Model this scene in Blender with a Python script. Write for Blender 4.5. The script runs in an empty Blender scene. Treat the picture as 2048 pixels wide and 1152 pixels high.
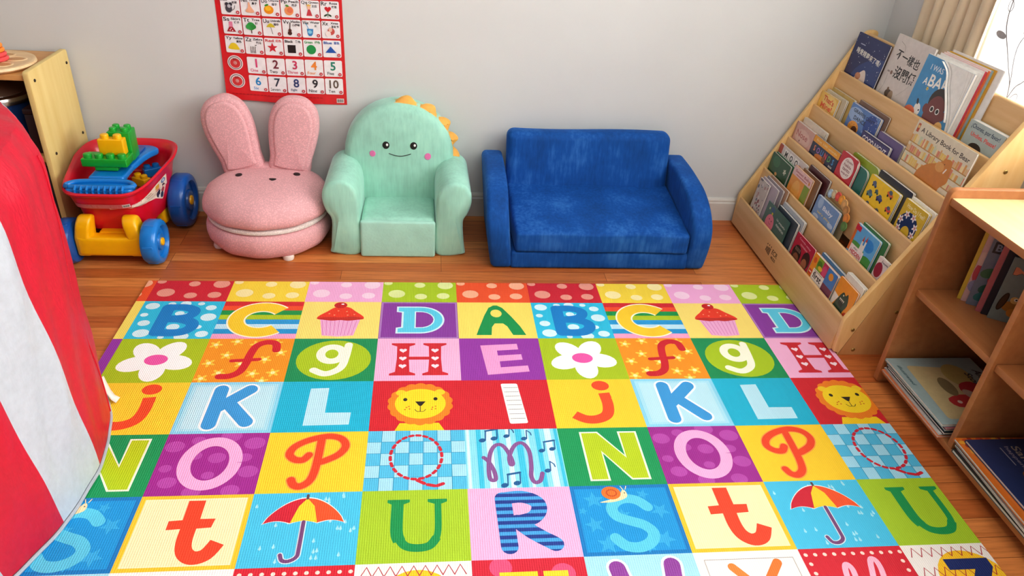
WORLD, WIN, FILL = .40, 235, 42
import bpy, bmesh, math, random
from mathutils import Vector, Matrix, noise
random.seed(7)
sc = bpy.context.scene
COL = sc.collection
PI = math.pi
def R(a): return math.radians(a)
def lin(c): return c/12.92 if c <= .04045 else ((c+.055)/1.055)**2.4
def C(h):
    h = h.lstrip('#')
    if len(h) == 3: h = ''.join(c*2 for c in h)
    return tuple(lin(int(h[i:i+2], 16)/255) for i in (0, 2, 4))+(1.0,)
# ------------------------------------------------------------------ materials
def newmat(name):
    m = bpy.data.materials.new(name); m.use_nodes = True
    nt = m.node_tree; b = nt.nodes['Principled BSDF']
    return m, nt, b
def coords(nt, scale=(1, 1, 1), rot=(0, 0, 0)):
    tc = nt.nodes.new('ShaderNodeTexCoord'); mp = nt.nodes.new('ShaderNodeMapping')
    mp.inputs['Scale'].default_value = scale; mp.inputs['Rotation'].default_value = rot
    nt.links.new(tc.outputs['Object'], mp.inputs['Vector'])
    return mp.outputs['Vector']
def noise_node(nt, vec, scale, detail=3, rough=.55):
    n = nt.nodes.new('ShaderNodeTexNoise')
    n.inputs['Scale'].default_value = scale; n.inputs['Detail'].default_value = detail
    n.inputs['Roughness'].default_value = rough
    nt.links.new(vec, n.inputs['Vector'])
    return n.outputs['Fac']
def ramp(nt, fac, stops):
    r = nt.nodes.new('ShaderNodeValToRGB'); e = r.color_ramp.elements
    while len(e) < len(stops): e.new(.5)
    for el, (p, c) in zip(e, stops): el.position = p; el.color = c
    nt.links.new(fac, r.inputs['Fac'])
    return r.outputs['Color']
def bump(nt, b, height, strength, dist=.002):
    n = nt.nodes.new('ShaderNodeBump'); n.inputs['Strength'].default_value = strength
    n.inputs['Distance'].default_value = dist
    nt.links.new(height, n.inputs['Height']); nt.links.new(n.outputs['Normal'], b.inputs['Normal'])
def shade(c, k): return (min(1, c[0]*k), min(1, c[1]*k), min(1, c[2]*k), 1)
def plain(name, hexc, rough=.5, var=.06, scale=30, bs=0, bscale=200, bd=.002, sheen=0, coat=0, metal=0, spec=.5, stretch=(1, 1, 1), lo=.35, hi=.65):
    m, nt, b = newmat(name); c = C(hexc)
    v = coords(nt, stretch)
    col = ramp(nt, noise_node(nt, v, scale), [(lo, shade(c, 1-var)), (hi, shade(c, 1+var))])
    nt.links.new(col, b.inputs['Base Color'])
    b.inputs['Roughness'].default_value = rough; b.inputs['Metallic'].default_value = metal
    b.inputs['Specular IOR Level'].default_value = spec
    if sheen: b.inputs['Sheen Weight'].default_value = sheen; b.inputs['Sheen Roughness'].default_value = .4; b.inputs['Sheen Tint'].default_value = shade(c, 2.2)
    if coat: b.inputs['Coat Weight'].default_value = coat; b.inputs['Coat Roughness'].default_value = .15
    if bs: bump(nt, b, noise_node(nt, v, bscale, 2), bs, bd)
    return m
def wood(name, ca, cb, axis='y', scale=7, rough=.45, coat=.1, stretch=14):
    m, nt, b = newmat(name)
    s = [stretch, stretch, stretch]; s['xyz'.index(axis)] = 1
    v = coords(nt, tuple(s))
    n = noise_node(nt, v, scale*.55, 5, .6)
    col = ramp(nt, n, [(.3, C(ca)), (.7, C(cb))])
    nt.links.new(col, b.inputs['Base Color']); b.inputs['Roughness'].default_value = rough
    b.inputs['Coat Weight'].default_value = coat; b.inputs['Coat Roughness'].default_value = .3
    bump(nt, b, n, .06, .001)
    return m
def printed(name, rough=.45, weave=False, coat=0):
    m, nt, b = newmat(name)
    a = nt.nodes.new('ShaderNodeAttribute'); a.attribute_name = 'Col'
    b.inputs['Roughness'].default_value = rough; b.inputs['Coat Weight'].default_value = coat
    if coat: b.inputs['Coat Roughness'].default_value = .2
    mix = nt.nodes.new('ShaderNodeMix'); mix.data_type = 'RGBA'; mix.blend_type = 'MULTIPLY'; mix.inputs[0].default_value = 1
    v = coords(nt)
    if weave:
        w = nt.nodes.new('ShaderNodeTexWave'); w.bands_direction = 'X'
        w.inputs['Scale'].default_value = 62; w.inputs['Distortion'].default_value = 1.2; w.inputs['Detail'].default_value = 1.5
        w.inputs['Detail Scale'].default_value = 3
        nt.links.new(v, w.inputs['Vector'])
        w2 = nt.nodes.new('ShaderNodeTexWave'); w2.bands_direction = 'Y'
        w2.inputs['Scale'].default_value = 75; w2.inputs['Distortion'].default_value = 1.5
        nt.links.new(v, w2.inputs['Vector'])
        mm = nt.nodes.new('ShaderNodeMath'); mm.operation = 'MULTIPLY_ADD'; mm.inputs[1].default_value = .4
        nt.links.new(w2.outputs['Fac'], mm.inputs[0]); nt.links.new(w.outputs['Fac'], mm.inputs[2])
        n2 = noise_node(nt, v, 9, 4)
        m3 = nt.nodes.new('ShaderNodeMath'); m3.operation = 'MULTIPLY_ADD'; m3.inputs[1].default_value = .9
        nt.links.new(n2, m3.inputs[0]); nt.links.new(mm.outputs[0], m3.inputs[2])
        col = ramp(nt, m3.outputs[0], [(.25, (.84, .84, .84, 1)), (1, (1.0, 1.0, 1.0, 1))])
        bump(nt, b, mm.outputs[0], .35, .0012)
    else:
        col = ramp(nt, noise_node(nt, v, 60, 3), [(.3, (.9, .9, .9, 1)), (.7, (1, 1, 1, 1))])
    nt.links.new(a.outputs['Color'], mix.inputs[6]); nt.links.new(col, mix.inputs[7])
    nt.links.new(mix.outputs[2], b.inputs['Base Color'])
    return m
# ------------------------------------------------------------------ objects
def tag(o, label=None, cat=None, group=None, kind=None):
    if label: o['label'] = label
    if cat: o['category'] = cat
    if group: o['group'] = group
    if kind: o['kind'] = kind
    return o
def link(name, bm, mats, parent=None, smooth=True, angle=40):
    me = bpy.data.meshes.new(name)
    bm.to_mesh(me); bm.free()
    for mt in (mats if isinstance(mats, (list, tuple)) else [mats]): me.materials.append(mt)
    o = bpy.data.objects.new(name, me); COL.objects.link(o)
    if smooth:
        me.polygons.foreach_set('use_smooth', [True]*len(me.polygons))
        try: me.set_sharp_from_angle(angle=R(angle))
        except Exception: pass
    if parent: o.parent = parent
    return o
def thing(name, label, cat, loc=(0, 0, 0), mtx=None, group=None):
    o = bpy.data.objects.new(name, None); COL.objects.link(o)
    o.empty_display_size = .03
    if mtx is not None: o.matrix_world = mtx
    else: o.location = loc
    return tag(o, label, cat, group)
def struct(o): o['kind'] = 'structure'; return o
# ------------------------------------------------------------------ shapes
def box(bm, x0, x1, y0, y1, z0, z1, bev=0, seg=2, mi=0, M=None):
    vs = [bm.verts.new((x, y, z)) for x in (x0, x1) for y in (y0, y1) for z in (z0, z1)]
    F = [(0, 1, 3, 2), (4, 6, 7, 5), (0, 4, 5, 1), (2, 3, 7, 6), (0, 2, 6, 4), (1, 5, 7, 3)]
    fs = [bm.faces.new([vs[i] for i in f]) for f in F]
    for f in fs: f.material_index = mi
    if bev:
        es = list({e for f in fs for e in f.edges})
        r = bmesh.ops.bevel(bm, geom=es, offset=bev, segments=seg, profile=.5, affect='EDGES')
        for f in r['faces']: f.material_index = mi
        vs = list({v for f in r['faces'] for v in f.verts} | {v for v in vs if v.is_valid})
    if M is not None: bmesh.ops.transform(bm, matrix=M, verts=vs)
    return vs
def rbox(bm, sx, sy, sz, r, n=6, fn=None, mi=0):
    """rounded box centred on the origin; fn deforms every point"""
    def ticks(s):
        h = s/2; k = [-h+r*(1-math.cos(PI/2*i/n)) for i in range(n)]
        m = max(2, int((s-2*r)/.02)+1)
        return k+[-h+r+(s-2*r)*i/m for i in range(m+1)]+[-t for t in reversed(k)]
    T = [ticks(sx), ticks(sy), ticks(sz)]; H = [sx/2, sy/2, sz/2]
    cache = {}
    def V(p):
        key = tuple(round(c, 6) for c in p)
        if key in cache: return cache[key]
        q = Vector(p); c = Vector([max(-H[i]+r, min(H[i]-r, q[i])) for i in range(3)])
        d = q-c
        if d.length > 1e-9: q = c+d.normalized()*r
        if fn: q = Vector(fn(q))
        cache[key] = bm.verts.new(q); return cache[key]
    for a in range(3):
        u, w = (a+1) % 3, (a+2) % 3
        for s in (-1, 1):
            for i in range(len(T[u])-1):
                for j in range(len(T[w])-1):
                    ps = []
                    for (ii, jj) in ((i, j), (i+1, j), (i+1, j+1), (i, j+1)):
                        p = [0, 0, 0]; p[a] = s*H[a]; p[u] = T[u][ii]; p[w] = T[w][jj]; ps.append(V(p))
                    if s < 0: ps.reverse()
                    try: bm.faces.new(ps).material_index = mi
                    except ValueError: pass
def area2(pts): return sum(pts[i-1][0]*pts[i][1]-pts[i][0]*pts[i-1][1] for i in range(len(pts)))
def smooth_pts(pts, n=6, closed=False):
    out = []; N = len(pts)
    rng = range(N) if closed else range(N-1)
    for i in rng:
        if closed: p = [pts[(i+k) % N] for k in (-1, 0, 1, 2)]
        else: p = [pts[max(0, min(N-1, i+k))] for k in (-1, 0, 1, 2)]
        for k in range(n):
            t = k/n
            out.append(tuple(.5*((2*p[1][a])+(-p[0][a]+p[2][a])*t+(2*p[0][a]-5*p[1][a]+4*p[2][a]-p[3][a])*t*t+(-p[0][a]+3*p[1][a]-3*p[2][a]+p[3][a])*t**3) for a in range(len(p[0]))))
    if not closed: out.append(tuple(pts[-1]))
    return out
def roundpoly(pts, r, n=5):
    """polygon with its corners rounded; r may be one number or one per corner"""
    out = []; N = len(pts)
    for i in range(N):
        p0, p, p1 = Vector(pts[i-1]), Vector(pts[i]), Vector(pts[(i+1) % N])
        rr = r[i] if isinstance(r, (list, tuple)) else r
        a, b = (p0-p), (p1-p); rr = min(rr, a.length*.49, b.length*.49)
        if rr <= 1e-6: out.append(tuple(p)); continue
        A, B = p+a.normalized()*rr, p+b.normalized()*rr
        for k in range(n+1):
            t = k/n; q = A*(1-t)**2+p*2*t*(1-t)+B*t*t; out.append(tuple(q))
    return out
def offset(pts, d):
    """move a CCW outline inwards by d"""
    out = []; N = len(pts)
    for i in range(N):
        p0, p, p1 = Vector(pts[i-1]), Vector(pts[i]), Vector(pts[(i+1) % N])
        a, b = (p-p0), (p1-p)
        if a.length < 1e-9: a = b
        if b.length < 1e-9: b = a
        na, nb = Vector((-a.y, a.x)).normalized(), Vector((-b.y, b.x)).normalized()
        n = (na+nb)
        n = n.normalized() if n.length > 1e-6 else na
        k = max(.5, n.dot(na))
        out.append(tuple(p+n*(d/k)))
    return out
def slab(bm, pts, d, r=.003, n=3, axis='y', dome=0, fn=None, mi=0, rb=None):
    """extrude an outline along an axis with rounded rims; axis 'y': pts are (x,z), 'x': (y,z), 'z': (x,y)"""
    if area2(pts) < 0: pts = pts[::-1]
    def place(p, h):
        if axis == 'y': v = (p[0], -h, p[1])
        elif axis == 'x': v = (h, p[0], p[1])
        else: v = (p[0], p[1], h)
        return fn(Vector(v)) if fn else v
    rings = []; rb = r if rb is None else rb
    def rim(sign, rr):
        L = []
        for k in range(n+1):
            t = PI/2*k/n
            L.append((offset(pts, rr*(1-math.sin(t))) if rr else pts, sign*(d/2-rr+rr*math.cos(t))))
        return L
    seq = rim(-1, rb)+list(reversed(rim(1, r)))
    cx = sum(p[0] for p in pts)/len(pts); cy = sum(p[1] for p in pts)/len(pts)
    if dome:
        top = seq[-1][0]
        for s in (.85, .65, .42, .2):
            seq.append(([(cx+(p[0]-cx)*s, cy+(p[1]-cy)*s) for p in top], d/2+dome*(1-s*s)))
    vr = [[bm.verts.new(place(p, h)) for p in ring] for ring, h in seq]
    N = len(pts)
    for a, b in zip(vr, vr[1:]):
        for i in range(N):
            try: bm.faces.new((a[i-1], a[i], b[i], b[i-1])).material_index = mi
            except ValueError: pass
    bm.faces.new(list(reversed(vr[0]))).material_index = mi
    bm.faces.new(vr[-1]).material_index = mi
    bm.normal_update()
def revolve(bm, prof, n=40, axis='z', c=(0, 0, 0), mi=0, fn=None, cap=True):
    rings = []
    for (r, h) in prof:
        ring = []
        for i in range(n):
            a = 2*PI*i/n; x, y = r*math.cos(a), r*math.sin(a)
            v = {'z': (x, y, h), 'x': (h, x, y), 'y': (y, h, x)}[axis]
            v = Vector(v)+Vector(c)
            if fn: v = Vector(fn(v))
            ring.append(bm.verts.new(v))
        rings.append(ring)
    fs = []
    for a, b in zip(rings, rings[1:]):
        for i in range(n): fs.append(bm.faces.new((a[i-1], a[i], b[i], b[i-1])))
    if cap:
        fs.append(bm.faces.new(list(reversed(rings[0])))); fs.append(bm.faces.new(rings[-1]))
    for f in fs: f.material_index = mi
    return fs
def tube(bm, pts, r, n=10, mi=0):
    prev = None; P = [Vector(p) for p in pts]
    for i, p in enumerate(P):
        t = (P[min(i+1, len(P)-1)]-P[max(i-1, 0)]).normalized()
        up = Vector((0, 0, 1)) if abs(t.z) < .9 else Vector((1, 0, 0))
        a = t.cross(up).normalized(); b = t.cross(a)
        ring = [bm.verts.new(p+(a*math.cos(2*PI*k/n)+b*math.sin(2*PI*k/n))*r) for k in range(n)]
        if prev:
            for k in range(n): bm.faces.new((prev[k-1], prev[k], ring[k], ring[k-1])).material_index = mi
        else: bm.faces.new(list(reversed(ring))).material_index = mi
        prev = ring
    bm.faces.new(prev).material_index = mi
# ------------------------------------------------------------------ flat artwork made of coloured polygons
_tc = {}
def text_tris(s, bold=0.0, shear=0.0):
    key = (s, bold, shear)
    if key in _tc: return _tc[key]
    cu = bpy.data.curves.new('lettering', 'FONT'); cu.body = s; cu.offset = bold; cu.shear = shear; cu.resolution_u = 3
    ob = bpy.data.objects.new('lettering', cu); COL.objects.link(ob)
    bpy.context.view_layer.update()
    dg = bpy.context.evaluated_depsgraph_get(); ev = ob.evaluated_get(dg)
    me = ev.to_mesh(); me.calc_loop_triangles()
    V = [(v.co.x, v.co.y) for v in me.vertices]
    T = [[V[i] for i in t.vertices] for t in me.loop_triangles]
    ev.to_mesh_clear(); bpy.data.objects.remove(ob); bpy.data.curves.remove(cu)
    T = [t if area2(t) > 0 else t[::-1] for t in T if abs(area2(t)) > 1e-9]
    xs = [p[0] for t in T for p in t] or [0, 1]; ys = [p[1] for t in T for p in t] or [0, 1]
    _tc[key] = (T, min(xs), max(xs), min(ys), max(ys)); return _tc[key]
def clip(pts, x0, y0, x1, y1):
    def cut(P, ins, isect):
        out = []
        for i in range(len(P)):
            a, b = P[i-1], P[i]
            if ins(b):
                if not ins(a): out.append(isect(a, b))
                out.append(b)
            elif ins(a): out.append(isect(a, b))
        return out
    def ix(x): return lambda a, b: (x, a[1]+(b[1]-a[1])*(x-a[0])/(b[0]-a[0]))
    def iy(y): return lambda a, b: (a[0]+(b[0]-a[0])*(y-a[1])/(b[1]-a[1]), y)
    for ins, f in ((lambda p: p[0] >= x0, ix(x0)), (lambda p: p[0] <= x1, ix(x1)), (lambda p: p[1] >= y0, iy(y0)), (lambda p: p[1] <= y1, iy(y1))):
        if not pts: return pts
        pts = cut(pts, ins, f)
    return pts
class Art:
    def __init__(s): s.P = []; s.ox = s.oy = 0; s.k = 1; s.clipr = None
    def frame(s, ox, oy, k=1, clipr=None): s.ox, s.oy, s.k, s.clipr = ox, oy, k, clipr
    def poly(s, pts, col, l=1):
        pts = [(s.ox+p[0]*s.k, s.oy+p[1]*s.k) for p in pts]
        if s.clipr: pts = clip(pts, *s.clipr)
        q = []
        for p in pts:
            if not q or abs(p[0]-q[-1][0])+abs(p[1]-q[-1][1]) > 1e-6: q.append(p)
        if len(q) > 2 and abs(q[0][0]-q[-1][0])+abs(q[0][1]-q[-1][1]) < 1e-6: q.pop()
        if len(q) < 3: return
        a = area2(q)
        if abs(a) < 1e-10: return
        s.P.append((q if a > 0 else q[::-1], C(col) if isinstance(col, str) else col, l))
    def rect(s, x0, y0, x1, y1, col, l=1): s.poly([(x0, y0), (x1, y0), (x1, y1), (x0, y1)], col, l)
    def ell(s, x, y, rx, ry, col, l=1, n=20, rot=0):
        c, w = math.cos(R(rot)), math.sin(R(rot)); P = []
        for i in range(n):
            a = 2*PI*i/n; u, v = rx*math.cos(a), ry*math.sin(a); P.append((x+u*c-v*w, y+u*w+v*c))
        s.poly(P, col, l)
    def circ(s, x, y, r, col, l=1, n=18): s.ell(x, y, r, r, col, l, n)
    def star(s, x, y, r, col, l=1, n=5, q=.42, rot=0):
        s.poly([(x+r*(1 if i % 2 == 0 else q)*math.sin(R(rot)+PI*i/n), y+r*(1 if i % 2 == 0 else q)*math.cos(R(rot)+PI*i/n)) for i in range(2*n)], col, l)
    def flower(s, x, y, r, col, mid, l=1, n=5, rot=0):
        s.poly([(x+r*(.72+.28*math.cos(n*(a:=2*PI*i/60)))*math.cos(a+rot), y+r*(.72+.28*math.cos(n*a))*math.sin(a+rot)) for i in range(60)], col, l)
        s.circ(x, y, r*.33, mid, l+1)
    def heart(s, x, y, r, col, l=1):
        s.poly([(x+r*16*math.sin(t)**3/16, y+r*(13*math.cos(t)-5*math.cos(2*t)-2*math.cos(3*t)-math.cos(4*t))/16) for t in [2*PI*i/24 for i in range(24)]], col, l)
    def stroke(s, pts, w, col, l=1, sm=0, cap=True):
        if sm: pts = smooth_pts(pts, sm)
        P = [Vector(p) for p in pts]; N = len(P); L = []; Rr = []
        for i in range(N):
            a = P[i]-P[max(0, i-1)]; b = P[min(N-1, i+1)]-P[i]
            if a.length < 1e-9: a = b
            if b.length < 1e-9: b = a
            t = a.normalized()+b.normalized()
            t = t.normalized() if t.length > 1e-6 else a.normalized()
            k = max(.6, t.dot(a.normalized())); n = Vector((-t.y, t.x))*(w/2/k)
            L.append(tuple(P[i]+n)); Rr.append(tuple(P[i]-n))
        for i in range(N-1): s.poly([L[i], Rr[i], Rr[i+1], L[i+1]], col, l)
        if cap:
            for p, q in ((P[0], P[1]), (P[-1], P[-2])):
                d = (p-q).normalized(); n = Vector((-d.y, d.x))
                s.poly([tuple(p+n*(w/2*math.cos(a))+d*(w/2*math.sin(a))) for a in [PI*i/8 for i in range(9)]], col, l)
    def ring(s, x, y, rx, ry, w, col, l=1, n=32, a0=0, a1=360, rot=0):
        c, q = math.cos(R(rot)), math.sin(R(rot)); pts = []
        for i in range(n+1):
            a = R(a0+(a1-a0)*i/n); u, v = rx*math.cos(a), ry*math.sin(a); pts.append((x+u*c-v*q, y+u*q+v*c))
        s.stroke(pts, w, col, l, cap=(a1-a0 < 359))
    def text(s, t, x, y, h, col, l=1, w=None, bold=.02, rot=0, shear=0, bands=None):
        """centre (x,y), height h of the drawn text; w fits it to a width"""
        T, x0, x1, y0, y1 = text_tris(t, bold, shear)
        ky = h/(y1-y0); kx = ky if w is None else w/(x1-x0)
        c, q = math.cos(R(rot)), math.sin(R(rot))
        for tr in T:
            P = []
            for p in tr:
                u = (p[0]-(x0+x1)/2)*kx; v = (p[1]-(y0+y1)/2)*ky
                P.append((x+u*c-v*q, y+u*q+v*c))
            s.poly(P, col, l)
            if bands:
                bc, bh, bg = bands
                k = math.floor((y-h)/bg)
                while k*bg < y+h:
                    Q = clip(P, x-9, k*bg, x+9, k*bg+bh)
                    if len(Q) > 2: s.poly(Q, bc, l+1)
                    k += 1
    def emit(s, bm, fmap, mi=0, lay=None):
        lay = lay or bm.loops.layers.float_color.get('Col') or bm.loops.layers.float_color.new('Col')
        for i, (pts, col, l) in enumerate(s.P):
            try: f = bm.faces.new([bm.verts.new(fmap(p[0], p[1], l+(i % 40)*.02)) for p in pts])
            except ValueError: continue
            f.material_index = mi
            for lp in f.loops: lp[lay] = col
def paint(bm, col):
    lay = bm.loops.layers.float_color.get('Col') or bm.loops.layers.float_color.new('Col')
    c = C(col) if isinstance(col, str) else col
    for f in bm.faces:
        for lp in f.loops: lp[lay] = c
# ================================================================== camera, light
cam = bpy.data.cameras.new('camera'); co = bpy.data.objects.new('camera', cam); COL.objects.link(co)
co.location = (.87095, -2.71339, 1.32615); co.rotation_euler = (R(58.51075), R(-3.71242), R(-5.34717))
cam.sensor_width = 36; cam.lens = 26.237; cam.clip_start = .02; cam.clip_end = 100
sc.camera = co
sc.view_settings.view_transform = 'Standard'; sc.view_settings.look = 'None'
sc.view_settings.exposure = .22; sc.view_settings.gamma = .9
wd = bpy.data.worlds.new('world'); sc.world = wd; wd.use_nodes = True
wb = wd.node_tree.nodes['Background']; wb.inputs['Color'].default_value = (1, .975, .945, 1); wb.inputs['Strength'].default_value = WORLD
def area(name, loc, rot, sx, sy, power, col=(1, 1, 1)):
    l = bpy.data.lights.new(name, 'AREA'); l.shape = 'RECTANGLE'; l.size = sx; l.size_y = sy; l.energy = power; l.color = col
    o = bpy.data.objects.new(name, l); COL.objects.link(o); o.location = loc; o.rotation_euler = rot; return o
# daylight standing outside the window, and an added soft fill light behind the viewer
area('window_daylight', (3.0, -1.65, 1.55), (0, R(76), 0), 1.5, 2.0, WIN, (1, .98, .95))
area('fill_light', (1.7, -2.7, 2.6), (R(28), R(14), 0), 2.2, 1.6, FILL, (1, .95, .89))
# ================================================================== room shell
M_wall = plain('wall_paint', '#d3d5d4', .85, .012, 3, .10, 260, .001)
M_white = plain('white_trim_paint', '#cfccc6', .45, .02, 20)
def floor_mat():
    m, nt, b = newmat('oak_floor')
    v = coords(nt)
    br = nt.nodes.new('ShaderNodeTexBrick')
    br.inputs['Scale'].default_value = 1; br.inputs['Brick Width'].default_value = .92; br.inputs['Row Height'].default_value = .057
    br.inputs['Mortar Size'].default_value = .0007; br.inputs['Bias'].default_value = -.1; br.offset = .37; br.offset_frequency = 3
    br.inputs['Color1'].default_value = C('#db8f50'); br.inputs['Color2'].default_value = C('#b7622f'); br.inputs['Mortar'].default_value = C('#6a3a1c')
    nt.links.new(v, br.inputs['Vector'])
    mp = nt.nodes.new('ShaderNodeMapping'); mp.inputs['Scale'].default_value = (3, 42, 1); nt.links.new(v, mp.inputs['Vector'])
    n = noise_node(nt, mp.outputs['Vector'], 2.4, 6, .62)
    g = ramp(nt, n, [(.30, (.70, .60, .52, 1)), (.5, (.95, .92, .9, 1)), (.7, (1.12, 1.1, 1.06, 1))])
    mix = nt.nodes.new('ShaderNodeMix'); mix.data_type = 'RGBA'; mix.blend_type = 'MULTIPLY'; mix.inputs[0].default_value = 1
    nt.links.new(br.outputs['Color'], mix.inputs[6]); nt.links.new(g, mix.inputs[7])
    nt.links.new(mix.outputs[2], b.inputs['Base Color']); b.inputs['Roughness'].default_value = .38
    b.inputs['Specular IOR Level'].default_value = .4
    bump(nt, b, br.outputs['Fac'], -.3, .001)
    return m
WX = 2.556
bm = bmesh.new(); box(bm, -2.6, WX+.1, -3.6, .1, -.05, 0); struct(link('floor', bm, floor_mat(), smooth=False))
bm = bmesh.new(); box(bm, -2.6, WX, 0, .1, 0, 2.5); struct(link('wall_back', bm, M_wall, smooth=False))
bm = bmesh.new()   # right wall with a window opening
WY0, WY1, WZ0, WZ1 = -2.6, -.44, .66, 2.1
for (a, b_, c, d) in ((-3.6, WY0, 0, 2.5), (WY1, .1, 0, 2.5), (WY0, WY1, 0, WZ0), (WY0, WY1, WZ1, 2.5)):
    box(bm, WX, WX+.1, a, b_, c, d)
struct(link('wall_right', bm, M_wall, smooth=False))
def baseboard(name, L, mtx):
    bm = bmesh.new()
    prof = [(0, 0), (.013, 0), (.013, .076), (.010, .082), (.010, .088), (.006, .096), (0, .098)]
    A = [bm.verts.new((0, -p[0], p[1])) for p in prof]; B = [bm.verts.new((L, -p[0], p[1])) for p in prof]
    for i in range(len(prof)): bm.faces.new((A[i-1], A[i], B[i], B[i-1]))
    bm.faces.new(A); bm.faces.new(B[::-1])
    bmesh.ops.transform(bm, matrix=mtx, verts=bm.verts); bmesh.ops.recalc_face_normals(bm, faces=bm.faces)
    struct(link(name, bm, M_white, smooth=False))
baseboard('baseboard_back', WX-.001+2.6, Matrix.Translation((-2.6, 0, 0)))
baseboard('baseboard_right', 3.58, Matrix.Translation((WX, -.014, 0)) @ Matrix.Rotation(-PI/2, 4, 'Z'))
# window: frame, sill and glass
M_frame = plain('window_frame_paint', '#f2f1ec', .4, .01)
bm = bmesh.new()
for (a, b_, c, d) in ((WY0, WY0+.05, WZ0, WZ1), (WY1-.05, WY1, WZ0, WZ1), (WY0+.05, WY1-.05, WZ0, WZ0+.05), (WY0+.05, WY1-.05, WZ1-.05, WZ1), (WY0+.05, WY1-.05, 1.36, 1.41)):
    box(bm, WX+.03, WX+.075, a, b_, c, d, .004)
win = struct(link('window_1', bm, M_frame))
m, nt, b = newmat('window_glass')
tr = nt.nodes.new('ShaderNodeBsdfTransparent'); gl = nt.nodes.new('ShaderNodeBsdfGlossy'); gl.inputs['Roughness'].default_value = .02
fr = nt.nodes.new('ShaderNodeFresnel'); ms = nt.nodes.new('ShaderNodeMixShader')
nt.links.new(fr.outputs[0], ms.inputs[0]); nt.links.new(tr.outputs[0], ms.inputs[1]); nt.links.new(gl.outputs[0], ms.inputs[2])
nt.links.new(ms.outputs[0], nt.nodes['Material Output'].inputs['Surface'])
bm = bmesh.new(); box(bm, WX+.05, WX+.054, WY0+.05, WY1-.05, WZ0+.05, WZ1-.05); link('pane', bm, m, win, smooth=False)
# ================================================================== curtains
m, nt, b = newmat('sheer_voile')
tl = nt.nodes.new('ShaderNodeBsdfTranslucent'); df = nt.nodes.new('ShaderNodeBsdfDiffuse'); tp = nt.nodes.new('ShaderNodeBsdfTransparent')
for n_, c in ((tl, (.72, .73, .73, 1)), (df, (.95, .96, .96, 1))): n_.inputs['Color'].default_value = c
a1 = nt.nodes.new('ShaderNodeMixShader'); a1.inputs[0].default_value = .25; a2 = nt.nodes.new('ShaderNodeMixShader'); a2.inputs[0].default_value = .25
nt.links.new(tl.outputs[0], a1.inputs[1]); nt.links.new(df.outputs[0], a1.inputs[2])
nt.links.new(a1.outputs[0], a2.inputs[1]); nt.links.new(tp.outputs[0], a2.inputs[2])
nt.links.new(a2.outputs[0], nt.nodes['Material Output'].inputs['Surface'])
M_sheer = m
M_drape = plain('cream_drape', '#dccbb0', .85, .05, 9, .15, 500, .001, sheen=.2)
M_rod = plain('curtain_rod_steel', '#b9b7b2', .3, .03, 10, metal=1)
def cloth(bm, y0, y1, z0, z1, fx, ny, nz):
    G = [[bm.verts.new((fx(y0+(y1-y0)*i/ny, z0+(z1-z0)*j/nz), y0+(y1-y0)*i/ny, z0+(z1-z0)*j/nz)) for j in range(nz+1)] for i in range(ny+1)]
    for i in range(ny):
        for j in range(nz): bm.faces.new((G[i][j], G[i+1][j], G[i+1][j+1], G[i][j+1]))
sheer_x = lambda y, z: WX-.012+.006*math.sin(y*26)+.002*math.sin(y*61+z*3)
sh = thing('sheer_curtain', 'white sheer curtain embroidered with grey leafy vines, glowing at the window', 'curtain', (WX, -1.2, 2.2))
bm = bmesh.new(); cloth(bm, -2.7, -.575, .63, 2.2, sheer_x, 210, 10)
for v in bm.verts: v.co -= sh.location
link('sheer_panel', bm, M_sheer, sh)
M_thread = plain('grey_thread', '#8f8d92', .8, .1, 90)
def embroider(name, a, par):
    bm = bmesh.new(); a.emit(bm, lambda u, v, l: Vector((sheer_x(-u, v)-.0012-.0003*l, -u, v))-sh.location)
    return link(name, bm, M_thread, par, smooth=False)
def leaf(par, y, z, L, ang, fill):
    c, s = math.cos(R(ang)), math.sin(R(ang)); P = []; a = Art()
    for i in range(20):
        t = 2*PI*i/20; u = L*(.5+.5*math.cos(t)); v = L*.27*math.sin(t); P.append((y+u*c-v*s, z+u*s+v*c))
    if fill: a.poly(P, '#a3a1a4', 2)
    else: a.stroke(P+[P[0]], .0022, '#a3a1a4', 2)
    embroider('leaf', a, par)
# pattern laid out in (-y, z)
for pts, leaves in (([(.605, 1.08), (.60, 1.0), (.605, .95), (.62, .91), (.645, .87), (.67, .84), (.70, .805), (.715, .77), (.73, .69)], ((.607, 1.03, .05, 80, 1), (.602, .975, .03, 100, 0), (.62, .905, .036, 165, 1), (.73, .74, .05, 50, 0), (.725, .72, .045, 130, 0))),
                    ([(.735, 1.0), (.70, .94), (.68, .90), (.685, .86), (.70, .82), (.715, .77)], ((.70, .93, .03, 150, 0),)),
                    ([(.80, .87), (.765, .82), (.735, .795), (.72, .76)], ((.765, .82, .04, 60, 0),)),
                    ([(.92, 1.06), (.95, .98), (.93, .92), (.97, .86), (.96, .78), (.94, .7)], ((.95, .9, .05, 30, 1), (.93, .82, .05, 140, 0), (.97, .8, .045, 40, 1)))):
    a = Art(); a.stroke(pts, .0034, '#8a888c', 1, 5); vn = embroider('vine', a, sh)
    for l_ in leaves: leaf(vn, *l_)
dr = thing('drape_curtain', 'cream pleated drape gathered at the corner side of the window', 'curtain', (WX, -.4, 2.2))
def drape_x(y, z):
    k = (y+.21)/-.36
    w = abs(math.sin(k*PI*6.5+.5*math.sin(z*4)+.4*math.sin(k*19)))
    return WX-.016-.028*w**.6-.004*math.sin(k*9+z*6)
bm = bmesh.new(); cloth(bm, -.21, -.57, .60, 2.2, drape_x, 150, 16)
for v in bm.verts: v.co -= dr.location
o = link('drape_panel', bm, M_drape, dr); md = o.modifiers.new('thickness', 'SOLIDIFY'); md.thickness = .0012
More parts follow.
